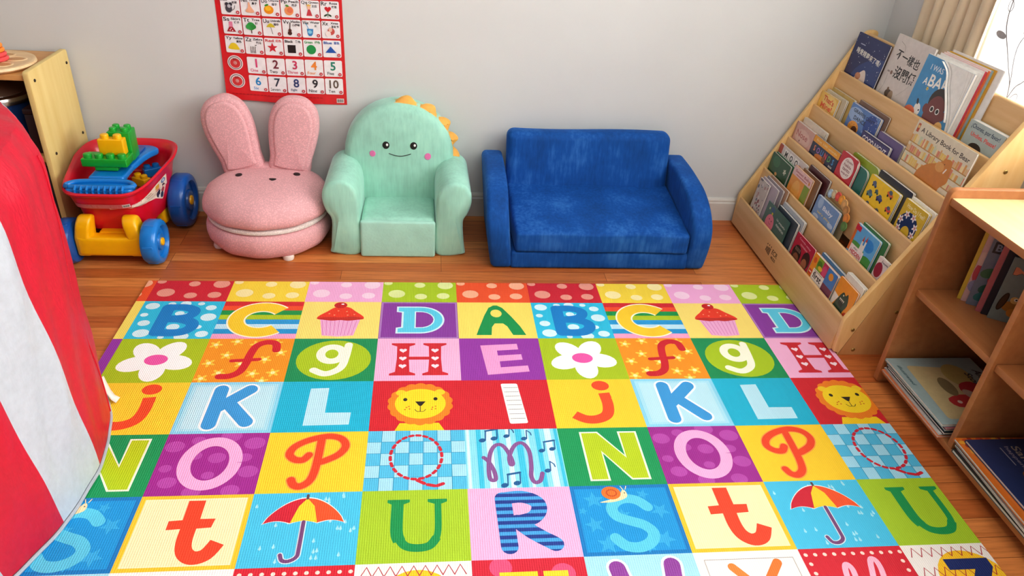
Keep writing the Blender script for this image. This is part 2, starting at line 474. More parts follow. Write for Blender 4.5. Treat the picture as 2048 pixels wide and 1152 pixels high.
rod = thing('curtain_rod', 'steel curtain rod above the window', 'curtain rod', (WX-.05, -1.1, 2.22))
bm = bmesh.new(); tube(bm, [(0, -1.7, 0), (0, 1.0, 0)], .011, 14); link('rod', bm, M_rod, rod)
for y in (-1.65, .96):
    bm = bmesh.new(); box(bm, -.004, .05, y-.008, y+.008, -.012, .012, .002); link('bracket', bm, M_rod, rod)
# ================================================================== alphabet play mat
M_mat = printed('printed_woven_mat', .6, weave=True)
CW, CH = .242, .2019; S = CH; AW = CW/CH          # cell in units of its height: 1.2 wide
MX0, MX1, MY1 = -.0067-.021, 8.833*.242, -.5395
ROWY = [-.663-CH*k for k in range(9)]              # upper edges of the letter rows
A = Art()
CY, LB = '#2fc3e6', '#bfe6f4'
def dots(bg, fg, big=True):
    A.rect(0, 0, AW, 1, bg, 1)
    for (x, y, r) in ((.2, .35, .10), (.36, .78, .075), (.62, .30, .085), (.86, .74, .10), (.98, .28, .09), (1.13, .8, .06), (.08, .82, .05), (.5, 1.02, .08)): A.circ(x, y, r, fg, 2)
def c_dots(bg, fg):
    def f():
        A.rect(0, 0, AW, 1, bg, 1)
        for (x, y, rx, ry) in ((.23, .23, .135, .12), (.62, .15, .10, .085), (.60, .50, .09, .08), (.98, .17, .105, .09), (1.02, .50, .13, .12), (.08, .56, .07, .06)): A.ell(x, y+.02, rx, ry, fg, 2)
    return f
def cB():
    A.rect(0, 0, AW, 1, CY, 1)
    for (x, y, r) in ((.15, .86, .09), (.10, .62, .05), (.16, .4, .075), (.2, .14, .1), (.62, .93, .07), (.42, .92, .05), (.85, .93, .045), (1.02, .82, .07), (1.04, .56, .10), (.95, .3, .05), (1.05, .12, .08), (.5, .04, .04), (.78, .06, .09), (.6, .30, .08), (.6, .66, .06), (.72, .62, .05)): A.ell(x, y, r*1.15, r, '#d9f3fb', 2)
    b = '#0f86cf'
    A.stroke([(.40, .16), (.40, .82)], .19, b, 3); A.stroke([(.40, .82), (.62, .83), (.78, .76), (.80, .66), (.72, .56), (.56, .52), (.42, .52)], .17, b, 3, 4)
    A.stroke([(.42, .51), (.66, .50), (.83, .42), (.86, .30), (.78, .19), (.62, .15), (.40, .16)], .18, b, 3, 4)
def cC():
    for i, c in enumerate(['#f2a9cf', '#1f9bd7', '#c3e6f6', '#2aa0dc', '#b5cc1f', '#129a4e', '#f0562b', '#d42632']): A.rect(0, i/8, AW, (i+1)/8, c, 1)
    P = [(.62+.36*math.cos(R(a)), .5+.34*math.sin(R(a))) for a in range(42, 322, 8)]
    A.stroke(P, .27, '#fdf7e0', 2, cap=False); A.stroke(P, .22, '#fad02f', 3, cap=False)
def cCup():
    A.rect(0, 0, AW, 1, '#fbe27c', 1)
    A.poly([(.30, .50), (.90, .50), (.83, .08), (.6, .05), (.37, .08)], '#f1b3da', 2)
    for i in range(9): A.stroke([(.33+.065*i, .48), (.385+.052*i, .09)], .012, '#e08dc3', 3, cap=False)
    P = smooth_pts([(.25, .52), (.27, .60), (.38, .72), (.48, .83), (.6, .86), (.72, .83), (.82, .72), (.93, .60), (.95, .52), (.84, .49), (.72, .47), (.6, .485), (.48, .47), (.36, .49)], 4, True)
    A.poly(P, '#ea3f23', 3); A.poly(smooth_pts([(.25, .53), (.4, .57), (.6, .56), (.8, .58), (.95, .53), (.84, .49), (.72, .47), (.6, .485), (.48, .47), (.36, .49)], 4, True), '#c92b22', 4)
    A.ell(.57, .90, .10, .085, '#c9161f', 5); A.ell(.60, .93, .025, .018, '#ffffff', 6)
    for (x, y) in ((.42, .66), (.55, .74), (.5, .62), (.68, .72), (.7, .62), (.8, .64)): A.circ(x, y, .014, '#ffb08a', 5, 8)
def cD():
    A.rect(0, 0, AW, 1, '#8f3fa4', 1); A.stroke([(.02, .02), (AW-.02, .02), (AW-.02, .98), (.02, .98), (.02, .02)], .025, '#b684c6', 2)
    for w, c, l in ((.03, '#d9f4fb', 2), (0, '#62d2ee', 4)):
        P = [(.28, .84), (.62, .84)]+[(.62+.34*math.cos(R(a)), .5+.34*math.sin(R(a))) for a in range(80, -81, -10)]+[(.62, .16), (.28, .16), (.28, .26), (.36, .28), (.36, .72), (.28, .74)]
        A.poly(offset(P if area2(P) > 0 else P[::-1], -w), c, l)
    P = [(.55, .71), (.62, .71)]+[(.62+.20*math.cos(R(a)), .5+.21*math.sin(R(a))) for a in range(80, -81, -20)]+[(.55, .29)]
    A.poly(offset(P if area2(P) > 0 else P[::-1], -.02), '#d9f4fb', 5); A.poly(P, '#8f3fa4', 6)
def cA():
    A.rect(0, 0, AW, 1, '#f8e26e', 1)
    A.poly([(.27, .09), (.34, .34), (.42, .62), (.5, .84), (.58, .91), (.64, .91), (.72, .84), (.84, .6), (.96, .32), (1.03, .09), (.83, .09), (.76, .32), (.70, .40), (.57, .40), (.52, .30), (.50, .09)], '#139a52', 2)
    A.ell(.61, .68, .09, .11, '#f8e26e', 3)
def cFlower():
    A.rect(0, 0, AW, 1, '#aec618', 1)
    for a in (90-36, 90+36, 180+18, 270, 342): A.ell(.6+.27*math.cos(R(a+4)), .5+.24*math.sin(R(a+4)), .24, .165, '#fdfdfb', 2, 20, a+4)
    A.ell(.6, .5, .2, .16, '#fdfdfb', 3); A.ell(.6, .5, .155, .12, '#ec5fae', 4)
def cf():
    A.rect(0, 0, AW, 1, '#f49a1e', 1)
    for i, (x, y) in enumerate(((.12, .85), (.40, .93), (.95, .9), (.12, .42), (.32, .6), (.86, .5), (1.05, .66), (.30, .2), (1.02, .2), (.75, .18), (.68, .86), (.55, .4), (.1, .08), (.9, .02))):
        A.flower(x, y, .095, '#f9cf4a', '#fff3b0', 2, 5, i*.7)
    A.stroke([(.98, .72), (.95, .87), (.82, .91), (.69, .82), (.64, .62), (.62, .40), (.57, .22), (.46, .13), (.33, .12)], .115, '#cf2030', 4, 5)
    A.stroke([(.42, .47), (.78, .50)], .07, '#cf2030', 4)
def cg():
    A.rect(0, 0, AW, 1, '#12935a', 1); A.ell(.61, .49, .52, .46, '#aec91c', 2, 32)
    w = '#fcfbe6'
    A.ring(.57, .62, .155, .17, .125, w, 3, 28); A.stroke([(.79, .84), (.77, .55), (.73, .32), (.62, .20), (.50, .17), (.36, .25)], .115, w, 3, 5)
def cH():
    A.rect(0, 0, AW, 1, '#f6b9dc', 1); r = '#d02534'
    for x in (.38, .84):
        A.poly([(x-.17, .88), (x+.17, .88), (x+.17, .84), (x+.09, .80), (x+.085, .5), (x+.10, .2), (x+.18, .16), (x+.18, .12), (x-.18, .12), (x-.18, .16), (x-.10, .2), (x-.085, .5), (x-.09, .80), (x-.17, .84)], r, 2)
        for y in (.70, .51, .33): A.heart(x, y, .055, '#fbe3ee', 3)
    A.rect(.42, .48, .80, .55, r, 2)
def cE():
    A.rect(0, 0, AW, 1, '#9a3aa8', 1)
    A.poly([(.31, .82), (.86, .86), (.87, .72), (.55, .69), (.555, .57), (.90, .60), (.91, .47), (.57, .43), (.575, .29), (.97, .33), (.98, .19), (.38, .12)], '#f4a5d6', 2)
def cj():
    A.rect(0, 0, AW, 1, '#f9d134', 1); A.ell(.74, .86, .125, .105, '#ef5126', 2)
    A.stroke([(.76, .68), (.77, .45), (.72, .26), (.58, .17), (.42, .17), (.28, .26)], .155, '#ef5126', 2, 5, cap=False)
    A.poly([(.68, .69), (.84, .71), (.85, .6), (.69, .6)], '#ef5126', 2)
def cK():
    A.rect(0, 0, AW, 1, '#8fd6ef', 1); A.rect(.05, .05, AW-.05, .95, '#aee2f3', 2); A.rect(.10, .09, AW-.10, .91, '#bfe8f5', 3)
    for w, c, l in ((.24, '#f6fbfd', 4), (.18, '#3f9fdd', 5)):
        A.stroke([(.42, .16), (.43, .84)], w, c, l); A.stroke([(.80, .84), (.46, .48)], w, c, l); A.stroke([(.58, .56), (.86, .20)], w, c, l)
def cL():
    A.rect(0, 0, AW, 1, '#16b6d6', 1); A.poly([(.37, .12), (.94, .13), (.95, .36), (.62, .36), (.62, .86), (.38, .85)], '#bce7f6', 2)
def cLion():
    A.rect(0, 0, AW, 1, '#d2202f', 1)
    A.poly([(.32, 0), (.38, .14), (.88, .14), (.95, 0)], '#fcd21c', 2)
    A.poly([(.64+(.41+.025*abs(math.sin(9*a)))*math.cos(a), .52+(.40+.025*abs(math.sin(9*a)))*math.sin(a)) for a in [2*PI*i/108 for i in range(108)]], '#f58a1f', 3)
    A.ell(.38, .74, .07, .06, '#fbd32c', 4); A.ell(.90, .75, .07, .06, '#fbd32c', 4)
    A.ell(.64, .52, .335, .30, '#fddb25', 5, 32)
    k = '#2a2118'
    A.ell(.44, .60, .028, .033, k, 6); A.ell(.84, .61, .028, .033, k, 6)
    A.poly([(.57, .56), (.71, .56), (.655, .47), (.625, .47)], k, 6); A.stroke([(.64, .48), (.64, .36)], .009, k, 6)
    A.stroke([(.57, .40), (.60, .36), (.64, .36), (.68, .36), (.71, .40)], .009, k, 6, 4)
    for (x, y) in ((.46, .44), (.50, .41), (.44, .40), (.49, .46), (.80, .44), (.84, .41), (.79, .40), (.84, .46)): A.circ(x, y, .012, '#d8661e', 6, 8)
def cI():
    A.rect(0, 0, AW, 1, '#d2202f', 1); A.poly(roundpoly([(.60, .10), (.84, .11), (.77, .92), (.54, .92)], .03, 3), '#f8f7f3', 2)
    for i in range(8): A.stroke([(.575+.006*i, .83-.09*i), (.77+.006*i, .835-.09*i)], .008, '#77706c', 3)
def cN():
    A.rect(0, 0, AW, 1, '#0f9a5b', 1)
    P = [(.30, .10), (.50, .10), (.50, .58), (.80, .11), (1.0, .11), (1.0, .90), (.80, .90), (.80, .45), (.50, .90), (.30, .90)]
    A.poly(offset(P, -.025), '#f3f7e2', 2); A.poly(P, '#b9cf17', 3)
def cO():
    A.rect(0, 0, AW, 1, '#a32a94', 1)
    for (x, y, r) in ((.13, .78, .11), (.38, .88, .08), (.75, .95, .12), (1.05, .82, .12), (.12, .42, .07), (.2, .2, .10), (.66, .58, .10), (.62, .3, .07), (1.06, .35, .11), (.5, .05, .1), (.92, .06, .1), (.98, .58, .08), (.4, .62, .08)): A.ell(x, y, r*1.05, r*.85, '#b94fae', 2)
    A.ring(.60, .50, .285, .355, .15, '#f5b3dd', 3, 40)
def cP():
    A.rect(0, 0, AW, 1, '#fbd130', 1)
    for w, c, l in ((.125, '#f7a64a', 2), (.095, '#ee4a25', 3)):
        A.stroke([(.52, .60), (.46, .52), (.36, .53), (.29, .62), (.34, .75), (.50, .86), (.72, .92), (.88, .87), (.94, .74), (.87, .60), (.72, .50), (.64, .47)], w, c, l, 5)
        A.stroke([(.64, .90), (.635, .6), (.62, .34), (.58, .18), (.49, .10), (.41, .12), (.37, .20)], w, c, l, 5)
def cQ():
    for i in range(7):
        for j in range(5):
            A.rect(i*AW/7, j/5, (i+1)*AW/7, (j+1)/5, '#a9def2' if (i+j) % 2 else '#57bfe4', 1)
    for i in range(1, 7): A.stroke([(i*AW/7, 0), (i*AW/7, 1)], .008, '#2f94bd', 2, cap=False)
    for j in range(1, 5): A.stroke([(0, j/5), (AW, j/5)], .008, '#2f94bd', 2, cap=False)
    for i in range(22): A.ring(.60, .54, .31, .37, .040, '#cf2338', 3, 3, i*360/22, i*360/22+8)
    for (a, b) in (((.62, .15), (.70, .10)), ((.74, .08), (.82, .06)), ((.85, .06), (.92, .09))): A.stroke([a, b], .045, '#cf2338', 3)
def note(x, y, k, two=False, sl=0):
    c = '#1c5f97'
    A.ell(x, y, .045*k, .035*k, c, 4, 12, 20); A.stroke([(x+.04*k, y), (x+.05*k, y+.17*k)], .016*k, c, 4)
    if two: A.ell(x+.15*k, y+.03*k, .045*k, .035*k, c, 4, 12, 20); A.stroke([(x+.19*k, y+.03*k), (x+.20*k, y+.20*k)], .016*k, c, 4); A.stroke([(x+.05*k, y+.17*k), (x+.20*k, y+.20*k)], .03*k, c, 4)
    else: A.stroke([(x+.05*k, y+.17*k), (x+.10*k, y+.12*k), (x+.11*k, y+.07*k)], .016*k, c, 4)
def cm():
    A.rect(0, 0, AW, 1, '#8fdcef', 1)
    for i in range(10): A.rect(.02+i*.125, 0, .06+i*.125+.02*(i % 3), 1, '#41c3e2' if i % 2 else '#d5f3f8', 2)
    A.stroke([(.22, .50), (.27, .44), (.33, .28), (.34, .14), (.28, .14), (.27, .30), (.30, .55), (.37, .70), (.46, .71), (.53, .58), (.57, .40), (.54, .38), (.54, .52), (.62, .70), (.72, .74), (.79, .60), (.79, .35), (.77, .18), (.80, .08), (.87, .10), (.91, .22)], .055, '#8d5a96', 3, 5)
    note(.22, .80, 1, True); note(.53, .87, .9); note(.75, .82, .9); note(.95, .60, .9, True); note(.98, .26, .9); note(.44, .04, 1, True)
def cS():
    A.rect(0, 0, AW, 1, '#0d7fc4', 1); A.rect(.05, .05, AW-.05, .95, '#139ada', 2)
    for i, (x, y, r) in enumerate(((.25, .78, .13), (.85, .85, .08), (1.0, .6, .12), (.2, .42, .12), (.3, .15, .13), (.95, .2, .13), (.75, .1, .08), (.55, .55, .1), (.1, .62, .06))): A.star(x, y, r, '#37aee3', 3, rot=i*20)
    A.stroke([(.86, .66), (.76, .76), (.62, .79), (.50, .74), (.44, .64), (.48, .53), (.62, .46), (.76, .40), (.84, .29), (.79, .17), (.65, .10), (.50, .12), (.40, .23)], .135, '#5fcbe8', 4, 5)
    A.poly(smooth_pts([(.32, .74), (.45, .78), (.56, .82), (.62, .92), (.66, .90), (.66, .82), (.58, .77), (.46, .74)], 4, True), '#fae0b4', 5)
    A.ell(.48, .88, .115, .10, '#ee7a2b', 6); A.ring(.485, .88, .06, .05, .016, '#c9501c', 7, 16); A.circ(.64, .875, .008, '#3a2a20', 7, 8)
    A.stroke([(.63, .93), (.61, .98)], .01, '#fae0b4', 6); A.stroke([(.66, .93), (.68, .98)], .01, '#fae0b4', 6)
def ct():
    A.rect(0, 0, AW, 1, '#f4c832', 1); A.rect(.055, .05, AW-.055, .95, '#fbf3c4', 2); A.rect(.07, .065, AW-.07, .935, '#f8eebb', 3)
    r = '#ee4a28'
    A.poly([(.52, .92), (.70, .92), (.70, .66), (.86, .66), (.84, .54), (.69, .53), (.53, .53), (.38, .52), (.38, .64), (.52, .65)], r, 4)
    A.stroke([(.61, .56), (.61, .36), (.65, .22), (.75, .15), (.87, .19), (.95, .34)], .165, r, 4, 5, cap=False)
def cUm():
    A.rect(0, 0, AW, 1, '#4cc4e8', 1)
    rr = random.Random(3)
    for i in range(30):
        x, y = rr.uniform(.05, 1.15), rr.uniform(.04, .96); A.poly([(x, y+.045), (x+.018, y-.008), (x, y-.025), (x-.018, y-.008)], '#a9e4f4', 2)
    top = [(.17+.86*i/24, .565+.35*math.sin(PI*i/24)**.72) for i in range(25)]
    sc_ = [(.17+.86*i/30, .565-0+.035*abs(math.sin(PI*i/10))) for i in range(31)]
    out = top+sc_[::-1]; out = out if area2(out) > 0 else out[::-1]
    A.poly([(.6+(p[0]-.6)*1.03, .7+(p[1]-.7)*1.07) for p in out], '#f2f6f4', 3)
    A.poly(out, '#f05a2a', 4)
    A.poly([p for p in top if p[0] <= .60]+[(.58, .82), (.50, .7), (.457, .58)]+[p for p in sc_[::-1] if p[0] < .45], '#cf2038', 5)
    A.poly([(.60, .915), (.52, .80), (.457, .57), (.6, .6), (.743, .57), (.69, .80)], '#fbd531', 6)
    A.stroke([(.6, .91), (.6, .96)], .03, '#5d4a55', 6)
    for w, c, l in ((.065, '#d8e9f2', 5), (.042, '#7b4a7c', 7)): A.stroke([(.6, .58), (.6, .22), (.59, .12), (.52, .07), (.45, .08), (.42, .15)], w, c, l, 4)
def cU():
    A.rect(0, 0, AW, 1, '#aacb2b', 1); g = '#0f9550'
    A.poly([(.29, .86), (.54, .86), (.54, .82), (.47, .79), (.34, .79), (.29, .82)], g, 2); A.poly([(.74, .86), (.96, .86), (.96, .82), (.90, .79), (.81, .79), (.74, .82)], g, 2)
    A.stroke([(.405, .83), (.405, .42), (.44, .28)], .135, g, 2, 4, cap=False); A.stroke([(.43, .32), (.50, .22), (.62, .185), (.76, .21), (.84, .32)], .1, g, 2, 5, cap=False); A.stroke([(.82, .27), (.855, .42), (.855, .83)], .075, g, 2, 4, cap=False)
def cR():
    A.rect(0, 0, AW, 1, '#f3b4da', 1); b = '#49a3dd'
    A.frame(A.ox, A.oy, A.k, A.clipr)
    n0 = len(A.P)
    A.stroke([(.42, .16), (.40, .84)], .19, b, 2); A.stroke([(.40, .84), (.62, .86), (.78, .78), (.80, .66), (.72, .55), (.56, .50), (.42, .50)], .18, b, 2, 4); A.stroke([(.54, .50), (.70, .34), (.92, .18)], .19, b, 2, 3)
    for (q, c, l) in A.P[n0:]:
        for k in range(9):
            y0 = A.oy+S*(.06+.1*k); z = clip(q, A.ox, y0, A.ox+CW, y0+S*.05)
            if len(z) > 2 and abs(area2(z)) > 1e-10: A.P.append((z, C('#1f3f92'), 4))
def cW():
    A.rect(0, 0, AW, 1, '#a9e0f0', 1)
    for w, c, l in ((.24, '#eef7fa', 2), (.18, '#93439f', 3)): A.stroke([(.33, .84), (.42, .35), (.52, .16), (.63, .5), (.74, .16), (.86, .4), (.93, .86)], w, c, l, 3)
def cX():
    A.rect(0, 0, AW, 1, '#f4f2ee', 1); A.stroke([(.1, .9), (1.1, .9), (1.1, .08), (.1, .08), (.1, .9)], .008, '#b3a7a0', 2)
    A.stroke([(.38, .80), (.84, .18)], .1, '#f08b3c', 3); A.stroke([(.90, .84), (.36, .16)], .1, '#ef7f33', 3)
def cY():
    A.rect(0, 0, AW, 1, '#d42235', 1)
    for i in range(11): A.circ(.06+.11*i, .92, .024, '#fbdcd0', 2, 10)
    for j in range(7): A.circ(.07, .8-.12*j, .024, '#fbdcd0', 2, 10); A.circ(1.13, .8-.12*j, .024, '#fbdcd0', 2, 10)
    A.stroke([(.36, .45), (.42, .72), (.47, .78), (.50, .70), (.46, .45), (.46, .30), (.56, .3), (.68, .6), (.76, .82), (.82, .82), (.82, .68), (.74, .40), (.66, .15), (.5, .08)], .065, '#f7b9cf', 3, 5)
def cZ():
    A.rect(0, 0, AW, 1, '#f3efe9', 1)
    A.ell(.64, .47, .42, .44, '#f9c827', 2, 30)
    for j in range(4):
        for i in range(9): A.stroke([(.06+.12*i, .84-.26*j), (.12+.12*i, .96-.26*j), (.18+.12*i, .84-.26*j)], .01, '#b4283a', 3)
    P = [(.40, .80), (.92, .80), (.92, .68), (.60, .28), (.94, .28), (.94, .14), (.38, .14), (.38, .26), (.70, .66), (.40, .66)]
    A.poly(P, '#182d6c', 4)
def cV():
    A.rect(0, 0, AW, 1, '#cf2138', 1)
    for (x, y, r) in ((.3, .9, .12), (.95, .8, .13), (.2, .4, .12), (.9, .3, .12)): A.circ(x, y, r, '#e2557f', 2)
    A.poly([(.28, .84), (.68, .84), (.68, .76), (.58, .74), (.66, .4), (.82, .74), (.74, .76), (.74, .84), (1.0, .84), (1.0, .76), (.92, .73), (.74, .1), (.56, .1), (.38, .74), (.28, .76)], '#fbd22f', 3)
ROWS = [[c_dots('#d02437', '#e9a08f'), c_dots('#f7d945', '#fbecb0'), c_dots('#f3b2dd', '#fbd9ec'), c_dots('#b0cc20', '#e3eca6'), c_dots('#ee5a2c', '#f9b896')],
        [cB, cC, cCup, cD, cA], [cFlower, cf, cg, cH, cE], [cj, cK, cL, cLion, cI], [cN, cO, cP, cQ, cm], [cS, ct, cUm, cU, cR], [cW, cX, cY, cZ, cV],
        [c_dots('#d02437', '#e9a08f'), c_dots('#f7d945', '#fbecb0'), c_dots('#f3b2dd', '#fbd9ec'), c_dots('#b0cc20', '#e3eca6'), c_dots('#ee5a2c', '#f9b896')]]
MYB = ROWY[6]-CH*.62
for r, row in enumerate(ROWS):
    yb = -.663 if r == 0 else ROWY[r]
    if r == 7: yb = ROWY[6]-CH
    for c in range(-1, 9):
        x0 = c*CW; A.frame(x0, yb, S, (max(x0, MX0), max(yb, MYB), min(x0+CW, MX1), min(yb+S, MY1)))
        if A.clipr[3]-A.clipr[1] > .001: row[c % 5]()
MT = .006
bm = bmesh.new()
lay = bm.loops.layers.float_color.new('Col')
P = roundpoly([(MX0, MYB), (MX1, MYB), (MX1, MY1), (MX0, MY1)], .004, 2)
vb = [bm.verts.new((p[0], p[1], 0.0003)) for p in P]; vt = [bm.verts.new((p[0], p[1], MT)) for p in P]
for i in range(len(P)): bm.faces.new((vb[i-1], vb[i], vt[i], vt[i-1]))
bm.faces.new(vb[::-1]); bm.faces.new(vt)
paint(bm, '#d9b25a')
A.emit(bm, lambda u, v, l: (u, v, MT+.00012*l))
mat_o = link('play_mat', bm, M_mat, smooth=False)
tag(mat_o, 'large woven play mat printed with bright alphabet and picture squares on the floor', 'play mat')
A.frame(0, 0, 1)
# ================================================================== blue flip sofa
def velvet(name, hexc, lo=.62, hi=1.5):
    m, nt, b = newmat(name); c = C(hexc)
    v = coords(nt); n1 = noise_node(nt, v, 7, 3, .6)
    v2 = coords(nt, (60, 60, 7)); n2 = noise_node(nt, v2, 1.6, 3, .6)
    mm = nt.nodes.new('ShaderNodeMath'); mm.operation = 'MULTIPLY_ADD'; mm.inputs[1].default_value = .55
    nt.links.new(n2, mm.inputs[0]); nt.links.new(n1, mm.inputs[2])
    col = ramp(nt, mm.outputs[0], [(.55, shade(c, lo)), (.78, c), (1.0, (min(1, c[0]*hi+.02), min(1, c[1]*(hi*.97)+.02), min(1, c[2]*(1+(hi-1)*.5)+.02), 1))])
    nt.links.new(col, b.inputs['Base Color']); b.inputs['Roughness'].default_value = .75
    b.inputs['Specular IOR Level'].default_value = .25
    b.inputs['Sheen Weight'].default_value = .55; b.inputs['Sheen Roughness'].default_value = .35; b.inputs['Sheen Tint'].default_value = (min(1, c[0]*2+.1), min(1, c[1]*2+.15), min(1, c[2]*1.6+.2), 1)
    bump(nt, b, mm.outputs[0], .25, .004)
    return m
M_blue = velvet('royal_blue_velvet', '#12539f', .7, 1.6)
sofa = thing('toddler_sofa', 'royal blue velvet two-seat toddler sofa with rounded arms against the back wall', 'sofa', (1.4875, -.24, 0))
ox, oy = 1.4875, -.24
def local(fn=None): return None
# base block under the seat
bm = bmesh.new(); rbox(bm, .65, .385, .068, .012, 4, lambda q: (q.x, q.y-.0, q.z+.036)); link('base', bm, M_blue, sofa)
# seat slab, sloping down to the front
def seatf(q):
    t = (q.y+.165)/.33                       # 0 front .. 1 back
    top = .148+.056*t
    k = (q.z+.05)/.10
    z = .072+(top-.072)*k
    crown = .008*(1-(q.x/.31)**2)*(1-(2*t-1)**2) if k > .5 else 0
    wob = .004*math.sin(q.x*22+q.y*9)*(1 if k > .6 else .3)
    return (q.x-.003*0+(-.012*t), q.y-.040+.002*math.sin(q.x*15), z+crown+wob*.5)
bm = bmesh.new(); rbox(bm, .622, .325, .10, .013, 5, seatf); link('seat_cushion', bm, M_blue, sofa)
def backf(q):
    k = (q.z+.17)/.34
    return (q.x-.012-.006*k, .117+q.y+.045*k, .07+.325*k+.004*math.sin(q.x*9))
bm = bmesh.new(); rbox(bm, .620, .075, .34, .030, 6, backf); link('backrest', bm, M_blue, sofa)
armp = roundpoly([(.205, .004), (.21, .285), (.19, .298), (.06, .300), (-.09, .285), (-.165, .245), (-.208, .180), (-.212, .120), (-.200, .050), (-.190, .004)], [.01, .02, .01, .05, .08, .06, .05, .05, .05, .012], 5)
for sx in (-1, 1):
    bm = bmesh.new()
    slab(bm, armp, .076, .016, 4, 'x', fn=lambda v: (v.x+(sx*.3495 if sx > 0 else -.3525)-.07*v.z+(.012*math.sin(v.z*10) if sx > 0 else -.012*math.sin(v.z*10)), v.y, v.z))
    bmesh.ops.recalc_face_normals(bm, faces=bm.faces)
    link('arm', bm, M_blue, sofa)
# ================================================================== mint character armchair
M_mint = velvet('mint_plush', '#a2d6c4', .86, 1.1)
M_mint2 = plain('mint_plush_front', '#a8d8c8', .8, .05, 14, .25, 120, .003, sheen=.4)
M_orange = velvet('orange_plush', '#f0b45c', .85, 1.1)
M_black = plain('black_embroidery', '#141414', .5, .02, 50)
M_pinkdot = plain('pink_embroidery', '#e07ab0', .7, .05, 300)
M_whitedot = plain('white_embroidery', '#f5f5f5', .5, .01, 50)
dx, dy = .768, -.2
dino = thing('dinosaur_armchair', 'mint green plush toddler armchair with a smiling face and orange spikes', 'armchair', (dx, dy, 0))
# seat block between the arms
bm = bmesh.new()
rbox(bm, .258, .26, .138, .016, 5, lambda q: (q.x*(1+.0*q.z), q.y-.005-.01*(1-(q.z+.069)/.138), q.z+.071+.004*math.cos(q.x*10)))
link('seat', bm, M_mint, dino)
bm = bmesh.new()
rbox(bm, .262, .02, .135, .009, 4, lambda q: (q.x*(1.0-.0*q.z), q.y-.137-.012*(1-(q.z+.0675)/.135), q.z+.0685)); link('front_panel', bm, M_mint2, dino)
# arms: rolled profile in (x,z), extruded front to back
def armpro(s):
    P = [(.127, .004), (.225, .004), (.229, .03), (.222, .13), (.238, .165), (.250, .205), (.246, .245), (.222, .272), (.185, .281), (.152, .268), (.133, .240), (.127, .20), (.127, .14)]
    return [(s*p[0], p[1]) for p in smooth_pts(P, 4, True)]
for s in (-1, 1):
    bm = bmesh.new()
    def fn(v, s=s):
        t = (v.y+.135)/.27
        return (v.x+(.006*s if t < .2 else 0), v.y-.005, v.z*(1+.06*t)+.003*math.sin(v.y*40+v.x*30)*(1 if v.z > .2 else 0))
    slab(bm, armpro(s), .275, .015, 5, 'y', dome=.008, fn=fn, rb=.014)
    bmesh.ops.recalc_face_normals(bm, faces=bm.faces)
    link('arm', bm, M_mint2 if False else M_mint, dino)
# backrest, a half round
def backz(x): return .300+.185*math.sqrt(max(0, 1-(x/.196)**2))**.95
out = [(-.190, .05), (.190, .05), (.198, .2)]+[(.196*math.cos(R(a)), .300+.182*math.sin(R(a))) for a in range(0, 181, 9)]+[(-.198, .2)]
bm = bmesh.new()
def bfn(v):
    return (v.x, v.y+.118+.06*(v.z-.2), v.z)
slab(bm, out, .13, .034, 5, 'y', dome=.012, fn=bfn)
bmesh.ops.recalc_face_normals(bm, faces=bm.faces); bk_o = link('backrest', bm, M_mint, dino)
# orange crest along the upper right rim
P0 = [(.198*math.cos(R(a)), .302+.186*math.sin(R(a))) for a in (96, 72, 50, 30, 12, -8)]
for (a0, a1) in ((97, 68), (70, 44), (46, 24), (26, 6), (8, -14)):
    pts = []
    for i in range(9):
        a = R(a0+(a1-a0)*i/8); pts.append((.186*math.cos(a), .300+.172*math.sin(a)))
    am = R((a0*.45+a1*.55)); tip = (.221*math.cos(am), .301+.202*math.sin(am))
    tri = [pts[0], pts[2], pts[4], pts[6], pts[8], ((pts[8][0]+tip[0])/2*1.015, (pts[8][1]+tip[1])/2*1.01), tip, ((pts[0][0]+tip[0])/2*1.02, (pts[0][1]+tip[1])/2*1.02)]
    bm = bmesh.new(); slab(bm, smooth_pts(tri, 3, True), .036, .012, 3, 'y', dome=.004, fn=lambda v: (v.x, v.y+.105+.06*(v.z-.2), v.z))
    bmesh.ops.recalc_face_normals(bm, faces=bm.faces); link('spike', bm, M_orange, dino)
def face_y(x, z):   # front surface of the backrest
    r = math.sqrt((x/.17)**2+((z-.26)/.21)**2)
    return .118+.06*(z-.2)-.065-.012*max(0, 1-r*r)
def patch(name, pts, mt, par, h=.0022):
    bm = bmesh.new(); n = len(pts)
    cx, cz = sum(p[0] for p in pts)/n, sum(p[1] for p in pts)/n
    c = bm.verts.new((cx, face_y(cx, cz)-h*1.5, cz)); ring = [bm.verts.new((x, face_y(x, z)-h, z)) for x, z in pts]; r2 = [bm.verts.new((x, face_y(x, z)+.004, z)) for x, z in pts]
    for i in range(n): bm.faces.new((ring[i-1], ring[i], c)); bm.faces.new((r2[i-1], r2[i], ring[i], ring[i-1]))
    bmesh.ops.recalc_face_normals(bm, faces=bm.faces); return link(name, bm, mt, par)
def el(x, z, a, b, n=24): return [(x+a*math.cos(2*PI*i/n), z+b*math.sin(2*PI*i/n)) for i in range(n)]
for (x, s) in ((-.046, 1), (.052, -1)):
    e = patch('eye', el(x, .342, .0125, .0135), M_black, dino); patch('eye_glint', el(x+.004, .344, .004, .0045), M_whitedot, e, .0042)
patch('cheek', el(-.094, .309, .0105, .011), M_pinkdot, dino); patch('cheek', el(.103, .303, .0115, .012), M_pinkdot, dino)
bm = bmesh.new(); tube(bm, [(x, face_y(x, z)-.001, z) for x, z in [(-.036+.078*i/12, .312-.009*math.sin(PI*i/12)) for i in range(13)]], .0013, 6); link('smile', bm, M_black, dino)
